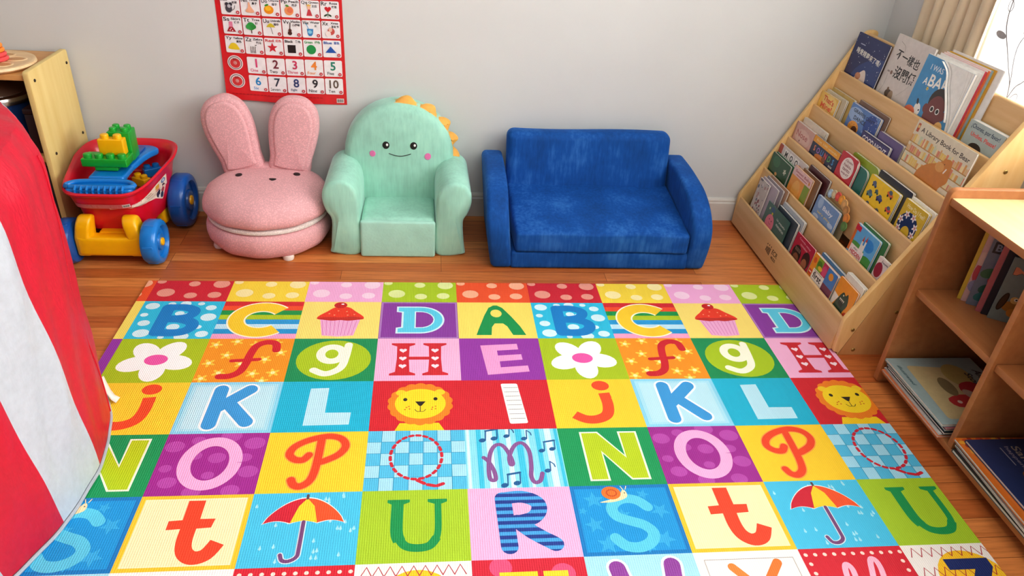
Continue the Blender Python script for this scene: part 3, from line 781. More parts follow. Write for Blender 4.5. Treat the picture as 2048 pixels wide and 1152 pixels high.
# ================================================================== pink bunny pouf
M_pinkb = None
def boucle(name, hexc):
    m, nt, b = newmat(name); c = C(hexc); v = coords(nt)
    vo = nt.nodes.new('ShaderNodeTexVoronoi'); vo.inputs['Scale'].default_value = 190; nt.links.new(v, vo.inputs['Vector'])
    n = noise_node(nt, v, 120, 3, .7)
    mm = nt.nodes.new('ShaderNodeMath'); mm.operation = 'MULTIPLY_ADD'; mm.inputs[1].default_value = .8
    nt.links.new(n, mm.inputs[0]); nt.links.new(vo.outputs['Distance'], mm.inputs[2])
    col = ramp(nt, mm.outputs[0], [(.25, shade(c, 1.12)), (.95, shade(c, .78))])
    nt.links.new(col, b.inputs['Base Color']); b.inputs['Roughness'].default_value = .95; b.inputs['Specular IOR Level'].default_value = .1
    b.inputs['Sheen Weight'].default_value = .3; b.inputs['Sheen Tint'].default_value = shade(c, 1.3)
    bump(nt, b, mm.outputs[0], -.9, .006)
    return m
M_boucle = boucle('pink_boucle', '#f1bcc0'); M_wboucle = boucle('white_boucle', '#f1e9e4')
M_foot = plain('white_plastic', '#e9e4dc', .4, .02, 30)
px, py = .305, -.212
bun = thing('bunny_pouf_chair', 'round pink boucle pouf chair with tall bunny ears and a white band', 'pouf chair', (px, py, 0))
def wobble(v): return v+Vector((v.x, v.y, 0)).normalized()*(.0018*math.sin(11*math.atan2(v.y, v.x))) if Vector((v.x, v.y, 0)).length > .01 else v
bm = bmesh.new(); revolve(bm, [(.15, .008), (.178, .010), (.198, .020), (.211, .040), (.216, .065), (.215, .088), (.208, .101), (.197, .107), (.1, .108)], 72, fn=wobble); link('lower_cushion', bm, M_boucle, bun)
bm = bmesh.new(); revolve(bm, [(.15, .1085), (.199, .1085), (.207, .112), (.209, .118), (.207, .124), (.199, .1275), (.15, .1275)], 72); link('white_band', bm, M_wboucle, bun)
TOP = [(.1, .128), (.199, .128), (.212, .135), (.219, .150), (.217, .172), (.204, .195), (.182, .212), (.150, .2225), (.11, .2285), (.06, .2315), (.02, .2325)]
bm = bmesh.new(); revolve(bm, TOP, 72, fn=wobble); link('upper_cushion', bm, M_boucle, bun)
for a in (-63, 27, 117, 207):
    bm = bmesh.new(); revolve(bm, [(.013, 0), (.018, .002), (.020, .010), (.018, .020)], 20, c=(.186*math.cos(R(a)), .186*math.sin(R(a)), 0)); link('foot', bm, M_foot, bun)
ear = smooth_pts([(-.060, .0), (.060, .0), (.072, .06), (.082, .13), (.084, .19), (.070, .245), (.035, .278), (-.005, .283), (-.045, .270), (-.073, .235), (-.084, .18), (-.080, .12), (-.070, .06)], 4, True)
def earf(cx, rot, s):
    M = Matrix.Translation((cx-px, .125, .205)) @ Matrix.Rotation(R(-4), 4, 'X') @ Matrix.Rotation(R(rot), 4, 'Y') @ Matrix.Diagonal((s, 1, 1, 1))
    return lambda v: M @ v
for (cx, rot, s) in ((.212, -14.5, 1.03), (.366, 9.5, 1.03)):
    f = earf(cx, rot, s)
    bm = bmesh.new(); slab(bm, ear, .064, .020, 6, 'y', fn=f, rb=.026); bmesh.ops.recalc_face_normals(bm, faces=bm.faces); e = link('ear', bm, M_boucle, bun)
    inn = offset(ear, .019); inn = [(p[0], p[1]*.97+.008) for p in inn]
    bm = bmesh.new(); slab(bm, inn, .034, .010, 5, 'y', dome=.005, fn=lambda v: f(Vector((v.x, v.y-.024, v.z)))); bmesh.ops.recalc_face_normals(bm, faces=bm.faces); link('inner_ear', bm, M_boucle, e)
bm = bmesh.new(); rbox(bm, .285, .055, .05, .024, 5, lambda q: (q.x-.012, q.y+.125, q.z+.215)); link('ear_base', bm, M_boucle, bun)
def topz(x, y):
    r = math.hypot(x, y); P = TOP[4:][::-1]
    for (a, b) in zip(P, P[1:]):
        if a[0] <= r <= b[0]: return a[1]+(b[1]-a[1])*(r-a[0])/(b[0]-a[0])
    return P[0][1] if r < P[0][0] else P[-1][1]
def toppatch(name, pts, mt):
    bm = bmesh.new(); n = len(pts)
    cx, cy = sum(p[0] for p in pts)/n, sum(p[1] for p in pts)/n
    c = bm.verts.new((cx, cy, topz(cx, cy)+.004)); ring = [bm.verts.new((x, y, topz(x, y)+.0028)) for x, y in pts]; r2 = [bm.verts.new((x, y, topz(x, y)-.004)) for x, y in pts]
    for i in range(n): bm.faces.new((ring[i-1], ring[i], c)); bm.faces.new((r2[i-1], r2[i], ring[i], ring[i-1]))
    bmesh.ops.recalc_face_normals(bm, faces=bm.faces); return link(name, bm, mt, bun)
toppatch('eye', el(.208-px, -.185-py, .0115, .0125), M_black); toppatch('eye', el(.405-px, -.165-py, .0115, .0125), M_black)
toppatch('nose', smooth_pts([(.319-px, -.222-py), (.331-px, -.234-py), (.343-px, -.222-py), (.331-px, -.219-py)], 4, True), M_black)
# ================================================================== striped play tent, left foreground
M_tent = printed('tent_nylon', .5, coat=.06)
nt = M_tent.node_tree; b = nt.nodes['Principled BSDF']
v = coords(nt, (3, 3, 1.2)); n = noise_node(nt, v, 6, 4, .6); bump(nt, b, n, .35, .02)
TC = (-.5, -1.42); TR_ = .622
tent = thing('play_tent', 'round red and white striped nylon play tent in the left foreground', 'play tent', (TC[0], TC[1], MT+.001))
RED, WHT = '#c4062f', '#bcc3cc'
edges = [.5, 40, 54, 96, 124, 152, 180, 208, 236, 264, 292, 319, 331, 345]
def tcol(a):
    a = a % 360
    if a < .5 or a >= 345: return WHT
    k = 0
    for i, e in enumerate(edges):
        if a >= e: k = i
    return RED if k % 2 == 0 else WHT
def trad(a, z):
    w = .004*math.sin(a*23+z*7)+.003*math.sin(a*41-z*13)+.004*noise.noise((math.cos(a)*6, math.sin(a)*6, z*5))
    w *= min(1, .15+z/.2)
    k = 0 if z < .66 else (z-.66)
    return TR_+w-3.6*k*k-(.008 if z < .01 else 0)
N = 720; ZS = [0, .004, .012, .03]+[.05+.0325*i for i in range(19)]+[.655, .675, .695, .715, .735, .75]
def drift(z): return R(3.3-6.3*z/.6)
bm = bmesh.new(); lay = bm.loops.layers.float_color.new('Col'); rings = []
def tpt(i, z, k=1, dz=0):
    a = 2*PI*i/N+drift(z); r = trad(a, z)*k; return (r*math.cos(a), r*math.sin(a), z+dz)
ZR = [(.75, 1, 0)]+[(.75, 1-k, dz) for k, dz in ((.10, .03), (.25, .08), (.42, .15), (.6, .23), (.78, .33), (.92, .42), (.985, .46))]
for part_, levels in (('wall_fabric', [(z, 1, 0) for z in ZS]), ('roof_fabric', ZR)):
    bm = bmesh.new(); lay = bm.loops.layers.float_color.new('Col')
    rings = [[bm.verts.new(tpt(i, *L)) for i in range(N)] for L in levels]
    for j in range(len(rings)-1):
        for i in range(N):
            f = bm.faces.new((rings[j][i-1], rings[j][i], rings[j+1][i], rings[j+1][i-1])); c = C(tcol((i-.5)*360/N) if part_ == 'wall_fabric' else RED)
            for lp in f.loops: lp[lay] = c
    if part_ == 'roof_fabric':
        f = bm.faces.new(rings[-1])
        for lp in f.loops: lp[lay] = C(RED)
    link(part_, bm, M_tent, tent)
M_pipe = plain('grey_piping', '#a9afb8', .5, .03, 40)
bm = bmesh.new(); tube(bm, [(tpt(i*2, .012)[0], tpt(i*2, .012)[1], .0045) for i in range(361)], .0045, 8); link('hem_piping', bm, M_pipe, tent)
M_seam = plain('red_seam_tape', '#c00d2a', .5, .05, 60)
bm = bmesh.new()
a = R(21.5); tube(bm, [((trad(a, z)+.0005)*math.cos(a), (trad(a, z)+.0005)*math.sin(a), z) for z in [.01+.022*i for i in range(32)]], .0025, 8); link('side_seam', bm, M_seam, tent)
M_tag = plain('white_satin', '#e6e0da', .4, .03, 60)
bm = bmesh.new(); a = R(26)
P = [(.0, 0.075, 0), (.004, .05, .002), (.008, .03, .003), (.015, .012, .005), (.026, .004, .008)]
V = [[bm.verts.new(((TR_-.004)*math.cos(a)+p[0]+.003*k, (TR_-.004)*math.sin(a)+(.014+p[2])*k-p[2], p[1]+.003)) for p in P] for k in (0, 1)]
for i in range(4): bm.faces.new((V[0][i], V[0][i+1], V[1][i+1], V[1][i]))
o = link('care_tag', bm, M_tag, tent); md = o.modifiers.new('t', 'SOLIDIFY'); md.thickness = .0008
o['label'] = 'white satin care tag'
# ================================================================== shelves
M_birch = wood('birch_plywood', '#d2a873', '#dfba88', 'y', 5)
M_birchx = wood('birch_plywood_lit', '#e3b878', '#eecb8e', 'z', 4)  # paler than the slats' birch: light on the side panels painted in
M_ply = wood('plywood_edge', '#c79a66', '#e8cda0', 'y', 60, .6, 0)
M_screw = plain('brass_screw', '#b39a5e', .35, .1, 100, metal=.8)
M_dscrew = plain('dark_screw', '#3a3026', .4, .1, 100, metal=.6)
XK = [2.133+.0665*k for k in range(6)]; ZK = [.123+.1305*k for k in range(6)]
LEAN = .12
SY0, SY1 = -.024, -.947        # outer faces of the display bookshelf
shelf = thing('display_bookshelf', 'birch five-tier sloping display bookshelf facing left along the right wall', 'bookshelf', (2.3, -.485, 0))
sp = [(2.1425, 0), (2.1425, .009), (2.128, .013), (2.128, .131), (2.142, .155), (2.300, .468), (2.346, .557), (2.437, .747), (2.462, .786), (2.476, .792), (2.498, .792), (2.506, .784), (2.506, 0)]
spr = roundpoly(sp, [.001, .001, .002, .03, .03, .1, .1, .1, .02, .01, .008, .008, .004], 4)
def screw(bm, p, n, r=.006):
    q = Vector(n).to_track_quat('Z', 'Y').to_matrix().to_4x4(); M = Matrix.Translation(p) @ q
    revolve(bm, [(r, -.001), (r, .001), (r*.8, .0022), (r*.35, .0024), (r*.3, .0012), (.0005, .0012)], 14, fn=lambda v: M @ v)
for (y, s) in ((SY0-.009, 1), (SY1+.009, -1)):
    bm = bmesh.new(); slab(bm, [(p[0]-2.3, p[1]) for p in spr], .018, .002, 2, 'y', fn=lambda v: (v.x, v.y+y+.485, v.z))
    bmesh.ops.recalc_face_normals(bm, faces=bm.faces)
    pn = link('side_panel', bm, M_birchx, shelf)
    if s < 0:
        for (x, z) in ((2.165, .095), (2.285, .160), (2.19, .02), (2.44, .62), (2.40, .30)):
            bm = bmesh.new(); screw(bm, (x-2.3, SY1+.485-.0005, z), (0, -1, 0)); link('screw', bm, M_screw, pn)
ya, yb = SY1+.018+.485, SY0-.018+.485
for k in range(5):
    x, z = XK[k]-2.3, ZK[k]
    zb = z-.113 if k == 0 else z-.131
    f = lambda h, d=0: x+(h-z)*LEAN+d
    bm = bmesh.new()
    P = roundpoly([(f(zb), zb), (f(zb, .01), zb), (f(z, .01), z), (f(z), z)], [.001, .001, .004, .004], 3)
    slab(bm, P, yb-ya, .0005, 1, 'y', fn=lambda v: (v.x, v.y+(ya+yb)/2, v.z)); bmesh.ops.recalc_face_normals(bm, faces=bm.faces)
    sl = link('front_slat', bm, M_birch, shelf)
    if k == 0:
        A = Art(); A.frame(0, 0, 1.3)
        dk = '#3f2c1c'
        A.text('ECR', 0, .008, .014, dk, 1, bold=.01); A.text('4KIDS', .001, -.008, .0085, dk, 1, bold=.02)
        for i in range(5): A.stroke([(-.030-.0065*i*.9, -.010+.002*i*.5), (-.029-.0065*i*.9, .009-.001*i)], .0036, dk, 1)
        A.circ(-.029, .015, .0022, dk); A.circ(-.041, .015, .0022, dk); A.circ(-.053, .0135, .0022, dk)
        bm = bmesh.new()
        # local art: u runs along -y
        yc = -.44+.485-.0; zc = .066
        A.emit(bm, lambda u, v, l: (f(zc+v)-.0004, yc-u, zc+v))
        link('burnt_logo', bm, printed('burnt_brand_ink', .7), sl, smooth=False)
    # tier floor behind the slat
    bm = bmesh.new(); x0 = f(z-.094, .0105); x1 = XK[k+1]-2.3+(z-.094-ZK[k+1])*LEAN-.0005 if k < 4 else .16
    box(bm, x0, x1, ya+.0005, yb-.0005, z-.104, z-.094, .001); link('tier_floor', bm, M_birch, shelf)
bm = bmesh.new()
x5, z5 = XK[5]-2.3, ZK[5]
f5 = lambda h, d=0: x5+(h-z5)*LEAN+d
P = roundpoly([(f5(.49), .49), (f5(.49, .012), .49), (f5(.782, .014), .782), (f5(.782, -.001), .782)], [.001, .001, .006, .006], 4)
slab(bm, P, yb-ya, .0005, 1, 'y', fn=lambda v: (v.x, v.y+(ya+yb)/2, v.z)); bmesh.ops.recalc_face_normals(bm, faces=bm.faces)
link('back_panel', bm, M_birch, shelf)
# ------------------------------------------------------------------ open cubby shelf, right foreground
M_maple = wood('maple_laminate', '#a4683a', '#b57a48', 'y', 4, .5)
M_maple_lit = wood('maple_laminate_lit', '#dcc58c', '#e6d29c', 'y', 4, .4)  # lit copy of the laminate: the top's brightness put into its colour
cub = thing('cubby_shelf', 'maple open cubby shelf of two levels in the right foreground', 'cubby shelf', (2.37, -1.7, 0))
CX0, CX1 = 2.200, 2.545
PY = [-1.0705, -1.4105, -1.7505, -2.0905]   # panel centres
def part(name, par, mt, bev=.003, *dims):
    bm = bmesh.new()
    for d in dims: box(bm, *d, bev)
    return link(name, bm, mt, par)
def cl(x0, x1, y0, y1, z0, z1): return (x0-2.37, x1-2.37, y0+1.7, y1+1.7, z0, z1)
for i in (0, 3):
    bm = bmesh.new()
    P = roundpoly([(CX0-2.37, 0), (CX0-2.37, .622), (CX1-2.37, .622), (CX1-2.37, 0)], [.012, .022, .012, .004], 5)
    slab(bm, P, .020, .003, 2, 'y', fn=lambda v: (v.x, v.y+PY[i]+1.7, v.z)); bmesh.ops.recalc_face_normals(bm, faces=bm.faces)
    link('side_panel', bm, M_maple, cub)
for i in (1, 2): part('divider', cub, M_maple, .002, cl(CX0+.004, CX1-.012, PY[i]-.009, PY[i]+.009, .054, .578))
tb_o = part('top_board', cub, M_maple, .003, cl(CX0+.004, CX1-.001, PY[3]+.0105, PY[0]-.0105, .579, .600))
tb_o.data.materials.append(M_maple_lit)
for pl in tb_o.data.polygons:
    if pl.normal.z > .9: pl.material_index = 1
part('bottom_board', cub, M_maple, .002, cl(CX0+.006, CX1-.012, PY[3]+.0105, PY[0]-.0105, .034, .053))
for i in range(3): part('shelf_board', cub, M_maple, .002, cl(CX0+.012, CX1-.012, PY[i+1]+.0095, PY[i]-.0105, .306, .325))
part('back_board', cub, M_maple, .0005, cl(CX1-.0115, CX1-.002, PY[3]+.0105, PY[0]-.0105, .054, .5785))
# ------------------------------------------------------------------ toy shelf, left
M_lm = wood('honey_maple', '#c98f52', '#dba768', 'x', 4, .45)
M_lside = wood('pale_maple_side', '#dcc07a', '#e6cf8e', 'z', 3, .5)
toy = thing('toy_shelf', 'honey maple toy shelf standing in the left corner behind the wagon', 'shelf', (-.78, -.155, 0))
def tl_(x0, x1, y0, y1, z0, z1): return (x0+.78, x1+.78, y0+.155, y1+.155, z0, z1)
LY0, LY1 = -.305, -.016
for (x, s) in ((-.354, 1), (-1.21, -1)):
    bm = bmesh.new()
    P = roundpoly([(LY0+.155, 0), (LY0+.155, .604), (LY1+.155, .604), (LY1+.155, 0)], [.004, .014, .014, .004], 5)
    slab(bm, P, .018, .003, 2, 'x', fn=lambda v: (v.x+x+.78, v.y, v.z)); bmesh.ops.recalc_face_normals(bm, faces=bm.faces)
    pn = link('side_panel', bm, M_lside, toy)
    if s > 0:
        for (y, z) in ((-.275, .570), (-.040, .562), (-.262, .325), (-.045, .318)):
            bm = bmesh.new(); screw(bm, (x+.78+.0095, y+.155, z), (1, 0, 0), .005); link('screw', bm, M_dscrew, pn)
part('top_board', toy, M_lm, .003, tl_(-1.2, -.364, LY0+.006, LY1, .574, .592))
part('shelf_board', toy, M_lm, .002, tl_(-1.2, -.364, LY0+.006, LY1-.010, .308, .328))
part('bottom_board', toy, M_lm, .002, tl_(-1.2, -.364, LY0+.006, LY1-.010, .03, .05))
part('back_board', toy, M_lm, .0005, tl_(-1.2, -.364, LY1-.009, LY1-.001, .051, .573))
# ================================================================== poster
M_print = printed('printed_paper', .4, coat=.1)
M_poster = printed('printed_poster', .35, coat=.25)
PX0, PX1, PZ0, PZ1 = .158, .577, .436, 1.12
poster = thing('alphabet_poster', 'red wall poster with a grid of alphabet, colour and number picture squares', 'poster', ((PX0+PX1)/2, -.004, PZ0))
A = Art(); PW = PX1-PX0
A.rect(0, 0, PW, PZ1-PZ0, '#d92128', 1)
X0 = .018; PC = .0656; CWD = .0625
def pcell(c, zb, h, fn):
    A.frame(X0+c*PC, zb-PZ0, 1); A.poly(roundpoly([(0, 0), (CWD, 0), (CWD, h), (0, h)], .005, 3), '#efeef0', 2); fn()
    A.circ(CWD-.0085, .0085, .0058, '#c23a45', 4, 14); A.circ(CWD-.0085, .0085, .0028, '#e9a9ac', 5, 8)
K = '#2b2b31'
def head(L, word, cjk):
    A.text(L, .013, .050, .013, K, 3, bold=.01, w=.02 if len(L) > 1 else None)
    A.text(word, .044, .0515, .0075, K, 3, w=min(.033, .0065*len(word))); A.text(cjk, .046, .040, .0085, K, 3)
I = {
 'mouse': lambda: (A.ell(.026, .02, .011, .013, '#4b4b55', 3), A.circ(.021, .034, .006, '#3a3a44', 4), A.circ(.033, .034, .006, '#3a3a44', 4), A.stroke([(.036, .014), (.044, .02), (.046, .03)], .0015, '#333', 3, 4), A.circ(.028, .028, .006, '#bfc0c8', 5)),
 'nose': lambda: A.poly(smooth_pts([(.02, .01), (.04, .01), (.042, .016), (.033, .03), (.03, .042), (.025, .042), (.023, .026), (.015, .016)], 3, True), '#f0b695', 3),
 'orange': lambda: (A.ell(.026, .022, .016, .014, '#f09a1e', 3), A.ell(.024, .026, .010, .008, '#f6c12c', 4), A.ell(.02, .037, .007, .003, '#3f9a3a', 4, rot=20)),
 'peach': lambda: (A.circ(.027, .022, .015, '#f0a067', 3), A.circ(.031, .024, .009, '#e87f57', 4), A.ell(.022, .038, .006, .003, '#4f9a3a', 4, rot=-20)),
 'queen': lambda: (A.poly([(.018, .008), (.038, .008), (.031, .03), (.025, .03)], '#c9434f', 3), A.circ(.028, .035, .006, '#f1c5a6', 4), A.poly([(.022, .04), (.034, .04), (.036, .047), (.031, .043), (.028, .048), (.025, .043), (.02, .047)], '#e3b94f', 5)),
 'rose': lambda: (A.heart(.025, .032, .011, '#cf2330', 3), A.stroke([(.025, .023), (.024, .006)], .002, '#3c6a3c', 3), A.ell(.017, .012, .007, .003, '#39523c', 3, rot=30), A.ell(.031, .012, .006, .003, '#39523c', 3, rot=-30)),
 'skirt': lambda: (A.rect(.020, .024, .032, .042, '#e58aa9', 3), A.poly([(.02, .024), (.032, .024), (.041, .008), (.011, .008)], '#b01f33', 3), A.circ(.022, .014, .002, '#fff', 4, 6), A.circ(.03, .012, .002, '#fff', 4, 6), A.circ(.026, .019, .002, '#fff', 4, 6)),
 'tree': lambda: (A.rect(.026, .006, .029, .022, '#4b3a2c', 3), A.circ(.027, .030, .0135, '#2fa24a', 4), A.circ(.018, .028, .008, '#35ab50', 5), A.circ(.036, .029, .008, '#2b9a45', 5)),
 'umbrella': lambda: (A.poly([(.012+.03*i/12, .03+.013*math.sin(PI*i/12)) for i in range(13)], '#d6c433', 3), A.stroke([(.027, .030), (.032, .008)], .002, '#8d8a8a', 3)),
 'violin': lambda: (A.ell(.024, .013, .007, .007, '#4a2a24', 3), A.ell(.025, .022, .0055, .006, '#5a342b', 4), A.stroke([(.025, .028), (.027, .048)], .003, '#3a2622', 3)),
 'water': lambda: (A.poly([(.016, .03), (.038, .03), (.035, .012), (.03, .006), (.022, .006), (.018, .012)], '#3c8fcb', 3), A.ell(.026, .02, .007, .006, '#8cd0ea', 4), A.stroke([(.014, .048), (.022, .030)], .002, '#5aaedd', 3)),
 'xmas': lambda: (A.circ(.032, .024, .012, '#cf5a52', 3), A.circ(.022, .016, .009, '#efe5e2', 4), A.ell(.03, .03, .006, .008, '#e8c5b2', 4)),
 'yellow': lambda: A.poly(smooth_pts([(.01, .014), (.044, .012), (.042, .022), (.034, .033), (.022, .034), (.014, .026)], 3, True), '#e9cd28', 3),
 'zebra': lambda: (A.ell(.026, .02, .012, .007, '#f6f6f6', 3), [A.stroke([(.018+.005*i, .015), (.019+.005*i, .026)], .0018, '#222', 4) for i in range(4)], A.stroke([(.034, .024), (.038, .04)], .006, '#eee', 3), A.stroke([(.034, .03), (.038, .032)], .002, '#222', 4), [A.stroke([(.018+.005*i, .014), (.018+.005*i, .004)], .0022, '#333', 3) for i in range(4)]),
}
rows = [(.801, [('Gg', 'Goat', '山羊', 'mouse'), ('Hh', 'Hat', '帽子', 'yellow'), ('Ii', 'Ice', '冰', 'water'), ('Jj', 'Juice', '果汁', 'orange'), ('Kk', 'Kite', '风筝', 'skirt'), ('Ll', 'Leaf', '叶', 'tree')]),
        (.736, [('Mm', 'Mouse', '老鼠', 'mouse'), ('Nn', 'Nose', '鼻子', 'nose'), ('Oo', 'Orange', '橙子', 'orange'), ('Pp', 'Peach', '桃子', 'peach'), ('Qq', 'Queen', '王后', 'queen'), ('Rr', 'Rose', '玫瑰', 'rose')]),
        (.671, [('Ss', 'Skirt', '裙子', 'skirt'), ('Tt', 'Tree', '树', 'tree'), ('Uu', 'Umbrella', '雨伞', 'umbrella'), ('Vv', 'Violin', '小提琴', 'violin'), ('Ww', 'Water', '水', 'water'), ('Xx', 'Xmas', '圣诞节', 'xmas')])]
for zb, cells in rows:
    for c, (L, w, j, ic) in enumerate(cells): pcell(c, zb, .0585, lambda: (head(L, w, j), I[ic]()))
pcell(0, .606, .0585, lambda: (head('Yy', 'Yellow', '黄色'), I['yellow']())); pcell(1, .606, .0585, lambda: (head('Zz', 'Zebra', '斑马'), I['zebra']()))
def colour(w, j, col, shp):
    def f():
        A.text(w, .018, .050, .009, col, 3, w=.028); A.text(j, .048, .050, .009, col, 3); shp(col)
    return f
pcell(2, .606, .0585, colour('Red', '红色', '#d0303c', lambda c: A.star(.026, .026, .018, c, 3)))
pcell(3, .606, .0585, colour('Black', '黑色', '#1a1a1c', lambda c: A.rect(.012, .011, .039, .038, c, 3)))
pcell(4, .606, .0585, colour('Green', '绿色', '#199a50', lambda c: A.circ(.026, .025, .016, c, 3, 24)))
pcell(5, .606, .0585, colour('Blue', '蓝色', '#1f5db3', lambda c: A.poly([(.008, .016), (.046, .016), (.027, .038)], c, 3)))
for (zb, L) in ((.538, ('1One#dc4a7f', '2Two#7c3140', '3Three#cf3b66', '4Four#f0903c', '5Five#178a72')), (.474, ('6Six#2a97d6', '7Seven#3c4a5a', '8Eight#33477c', '9Nine#2c2c34', '10Ten#6a5a50'))):
    for c, s_ in enumerate(L):
        t, col = s_.split('#'); num = ''.join(ch for ch in t if ch.isdigit()); w = t[len(num):]
        pcell(c+1, zb, .0575, lambda: (A.text(num, .031, .037, .030, '#'+col, 3, bold=.02), A.text(w, .022, .0115, .0105, '#'+col if c in (0, 2, 3) else K, 3, bold=.005)))
for z in (.571, .507):
    A.frame(.043, z-PZ0, 1); A.circ(0, 0, .026, '#eee7e6', 2, 28); A.ring(0, 0, .0215, .0215, .0022, '#6b4340', 3, 28); A.circ(0, -.001, .017, '#d43c3c', 3, 24); A.circ(0, 0, .006, '#f0c9c3', 4, 14); A.ring(0, 0, .0035, .0035, .0016, '#c0392b', 5, 12)
    A.text('音乐' if z > .55 else '游戏', 0, .0135, .006, '#5a2a2a', 5)
A.frame(0, 0, 1)
for i in range(26): A.rect(.02+.0122*i, .022, .02+.0122*i+.009, .0245, '#b11a20', 2)
A.rect(PW-.036, .007, PW-.010, .023, '#efe6e2', 2)
for i in range(9): A.rect(PW-.034+.0025*i, .010, PW-.034+.0025*i+(.0014 if i % 3 else .0008), .021, '#3a3030', 3)
def pz(u, v, l=0):    # the sheet bulges a little and its lower left edge curls off the wall
    k = max(0, 1-u/.16)*max(0, 1-v/.30); q = max(0, .06-v)/.06*max(0, 1-abs(u-.16)/.2)
    y = -.0012-.006*math.sin(u*7.4)*(1-v/.9)-.012*k*k-.008*q*q-.0009*l
    return Vector((u-PW/2+.012*(.3-v)*max(0, 1-u/.3)*0, y+.004, v+.010*k+.004*q))
bm = bmesh.new(); lay = bm.loops.layers.float_color.new('Col')
nx, nz = 30, 40
for sgn, dy_ in ((1, 0), (-1, .0006)):
    G = [[bm.verts.new(pz(PW*i/nx, (PZ1-PZ0)*j/nz)+Vector((0, dy_, 0))) for j in range(nz+1)] for i in range(nx+1)]
    for i in range(nx):
        for j in range(nz): bm.faces.new((G[i][j], G[i+1][j], G[i+1][j+1], G[i][j+1])[::sgn])
paint(bm, '#d92128')
A.P = A.P[1:]
A.emit(bm, pz)
link('sheet', bm, M_poster, poster, smooth=False)
# ================================================================== ride-along block wagon
M_red = plain('red_plastic', '#d5102c', .3, .03, 20, coat=.3)
M_yel = plain('yellow_plastic', '#f7bd08', .32, .03, 20, coat=.3)
M_bl = plain('blue_plastic', '#0a7fd0', .3, .03, 20, coat=.3)
M_bld = plain('dark_blue_plastic', '#0b57a8', .32, .03, 20, coat=.3)
M_grn = plain('green_plastic', '#12a534', .3, .03, 20, coat=.3)
M_orn = plain('orange_plastic', '#ee8a1d', .3, .03, 20, coat=.3)
wx, wy = -.172, -.245
wag = thing('toy_wagon', 'red toy wagon with yellow chassis and blue wheels holding building blocks', 'wagon', (wx, wy, 0))
# tub: stacked outlines from floor to rim
def tub_pt(a, t):
    """a: angle, t: 0 floor .. 1 rim; returns a point on the outer skin"""
    lv = [(0, .108, .125, .100), (.25, .118, .140, .150), (.44, .123, .148, .190), (.46, .127, .172, .196), (.72, .132, .186, .225), (1, .144, .194, .253)]
    for p, q in zip(lv, lv[1:]):
        if p[0] <= t <= q[0]:
            k = (t-p[0])/(q[0]-p[0]); A_, B_, z = (p[i]+(q[i]-p[i])*k for i in (1, 2, 3)); break
    c, s = math.cos(a), math.sin(a); e = .42
    x = A_*abs(c)**e*(1 if c > 0 else -1); y = B_*abs(s)**e*(1 if s > 0 else -1)
    fr = (y/.19+1)/2                       # 0 front .. 1 back
    x *= .80+.29*min(1, max(0, fr)*1.5)
    z += (.040*max(0, fr)**1.2)*max(0, (t-.3)/.7)
    return Vector((x, y-.0+.008, z))
bm = bmesh.new(); NA = 96
rings = [[bm.verts.new(tub_pt(2*PI*i/NA, t)) for i in range(NA)] for t in (0, .12, .25, .35, .43, .445, .455, .47, .55, .72, .86, .93)]
def scaled(t, kx, dz):
    out = []
    for i in range(NA):
        p = tub_pt(2*PI*i/NA, t); out.append(bm.verts.new((p.x*kx, (p.y-.008)*kx+.008, p.z+dz)))
    return out
rings += [scaled(.94, 1.03, 0), scaled(.97, 1.05, .002), scaled(1, 1.05, .004), scaled(1, 1.02, .008), scaled(1, .98, .006), scaled(1, .945, .0), scaled(.8, .93, 0), scaled(.5, .93, 0), scaled(.3, .90, 0), scaled(.16, .86, 0)]
for a_, b_ in zip(rings, rings[1:]):
    for i in range(NA): bm.faces.new((a_[i-1], a_[i], b_[i], b_[i-1]))
bm.faces.new(rings[0][::-1]); bm.faces.new(rings[-1])
tub = link('tub', bm, M_red, wag)
def tub_decal(name, art, a0, a1, t0, t1, mt, lab=None):
    def f(u, v, l):
        a = a0+(a1-a0)*u; t = t0+(t1-t0)*v
        p = tub_pt(a, t); e = .01
        n = (tub_pt(a+e, t)-tub_pt(a-e, t)).cross(tub_pt(a, min(1, t+.01))-tub_pt(a, t-.01)).normalized()
        return p+n*(.0011+.0003*l)
    bm = bmesh.new(); art.emit(bm, f); o = link(name, bm, mt, tub, smooth=False)
    if lab: o['label'] = lab
def fine(a, x0, y0, x1, y1, col, l, nx=14, ny=6):
    for i in range(nx):
        for j in range(ny): a.rect(x0+(x1-x0)*i/nx, y0+(y1-y0)*j/ny, x0+(x1-x0)*(i+1)/nx, y0+(y1-y0)*(j+1)/ny, col, l)
A = Art(); fine(A, 0, 0, 1, 1, '#d9717a', 1)
for j in range(3):
    for i in range(16): A.rect(.04+.038*i, .2+.24*j, .04+.038*i+.03, .28+.24*j, '#e89a9c', 2)
A.circ(.42, .72, .04, '#3a1a1a', 2, 10); A.circ(.42, .72, .028, '#e8c5c5', 3, 10)
fine(A, .74, .22, .98, .9, '#efe9e6', 3, 4, 3)
for i in range(13): A.rect(.755+.0165*i, .32, .755+.0165*i+(.009 if i % 4 else .005), .8, '#2b2b2b', 4)
tub_decal('warning_label', A, R(237), R(303), .50, .66, M_print, 'pale red warning label with a barcode')
A = Art()
P = [(.02, .10), (.0, .55), (.35, .95), (.62, 1.2), (.98, 1.35), (1.0, .2), (.86, -.55), (.62, -.1), (.4, .08)]
fine_pts = roundpoly(P, .03, 3)
for i in range(12):
    for j in range(12):
        q = clip(fine_pts, i/12, -.55+1.9*j/12, (i+1)/12, -.55+1.9*(j+1)/12)
        if len(q) > 2: A.poly(q, '#f0e2cf', 1)
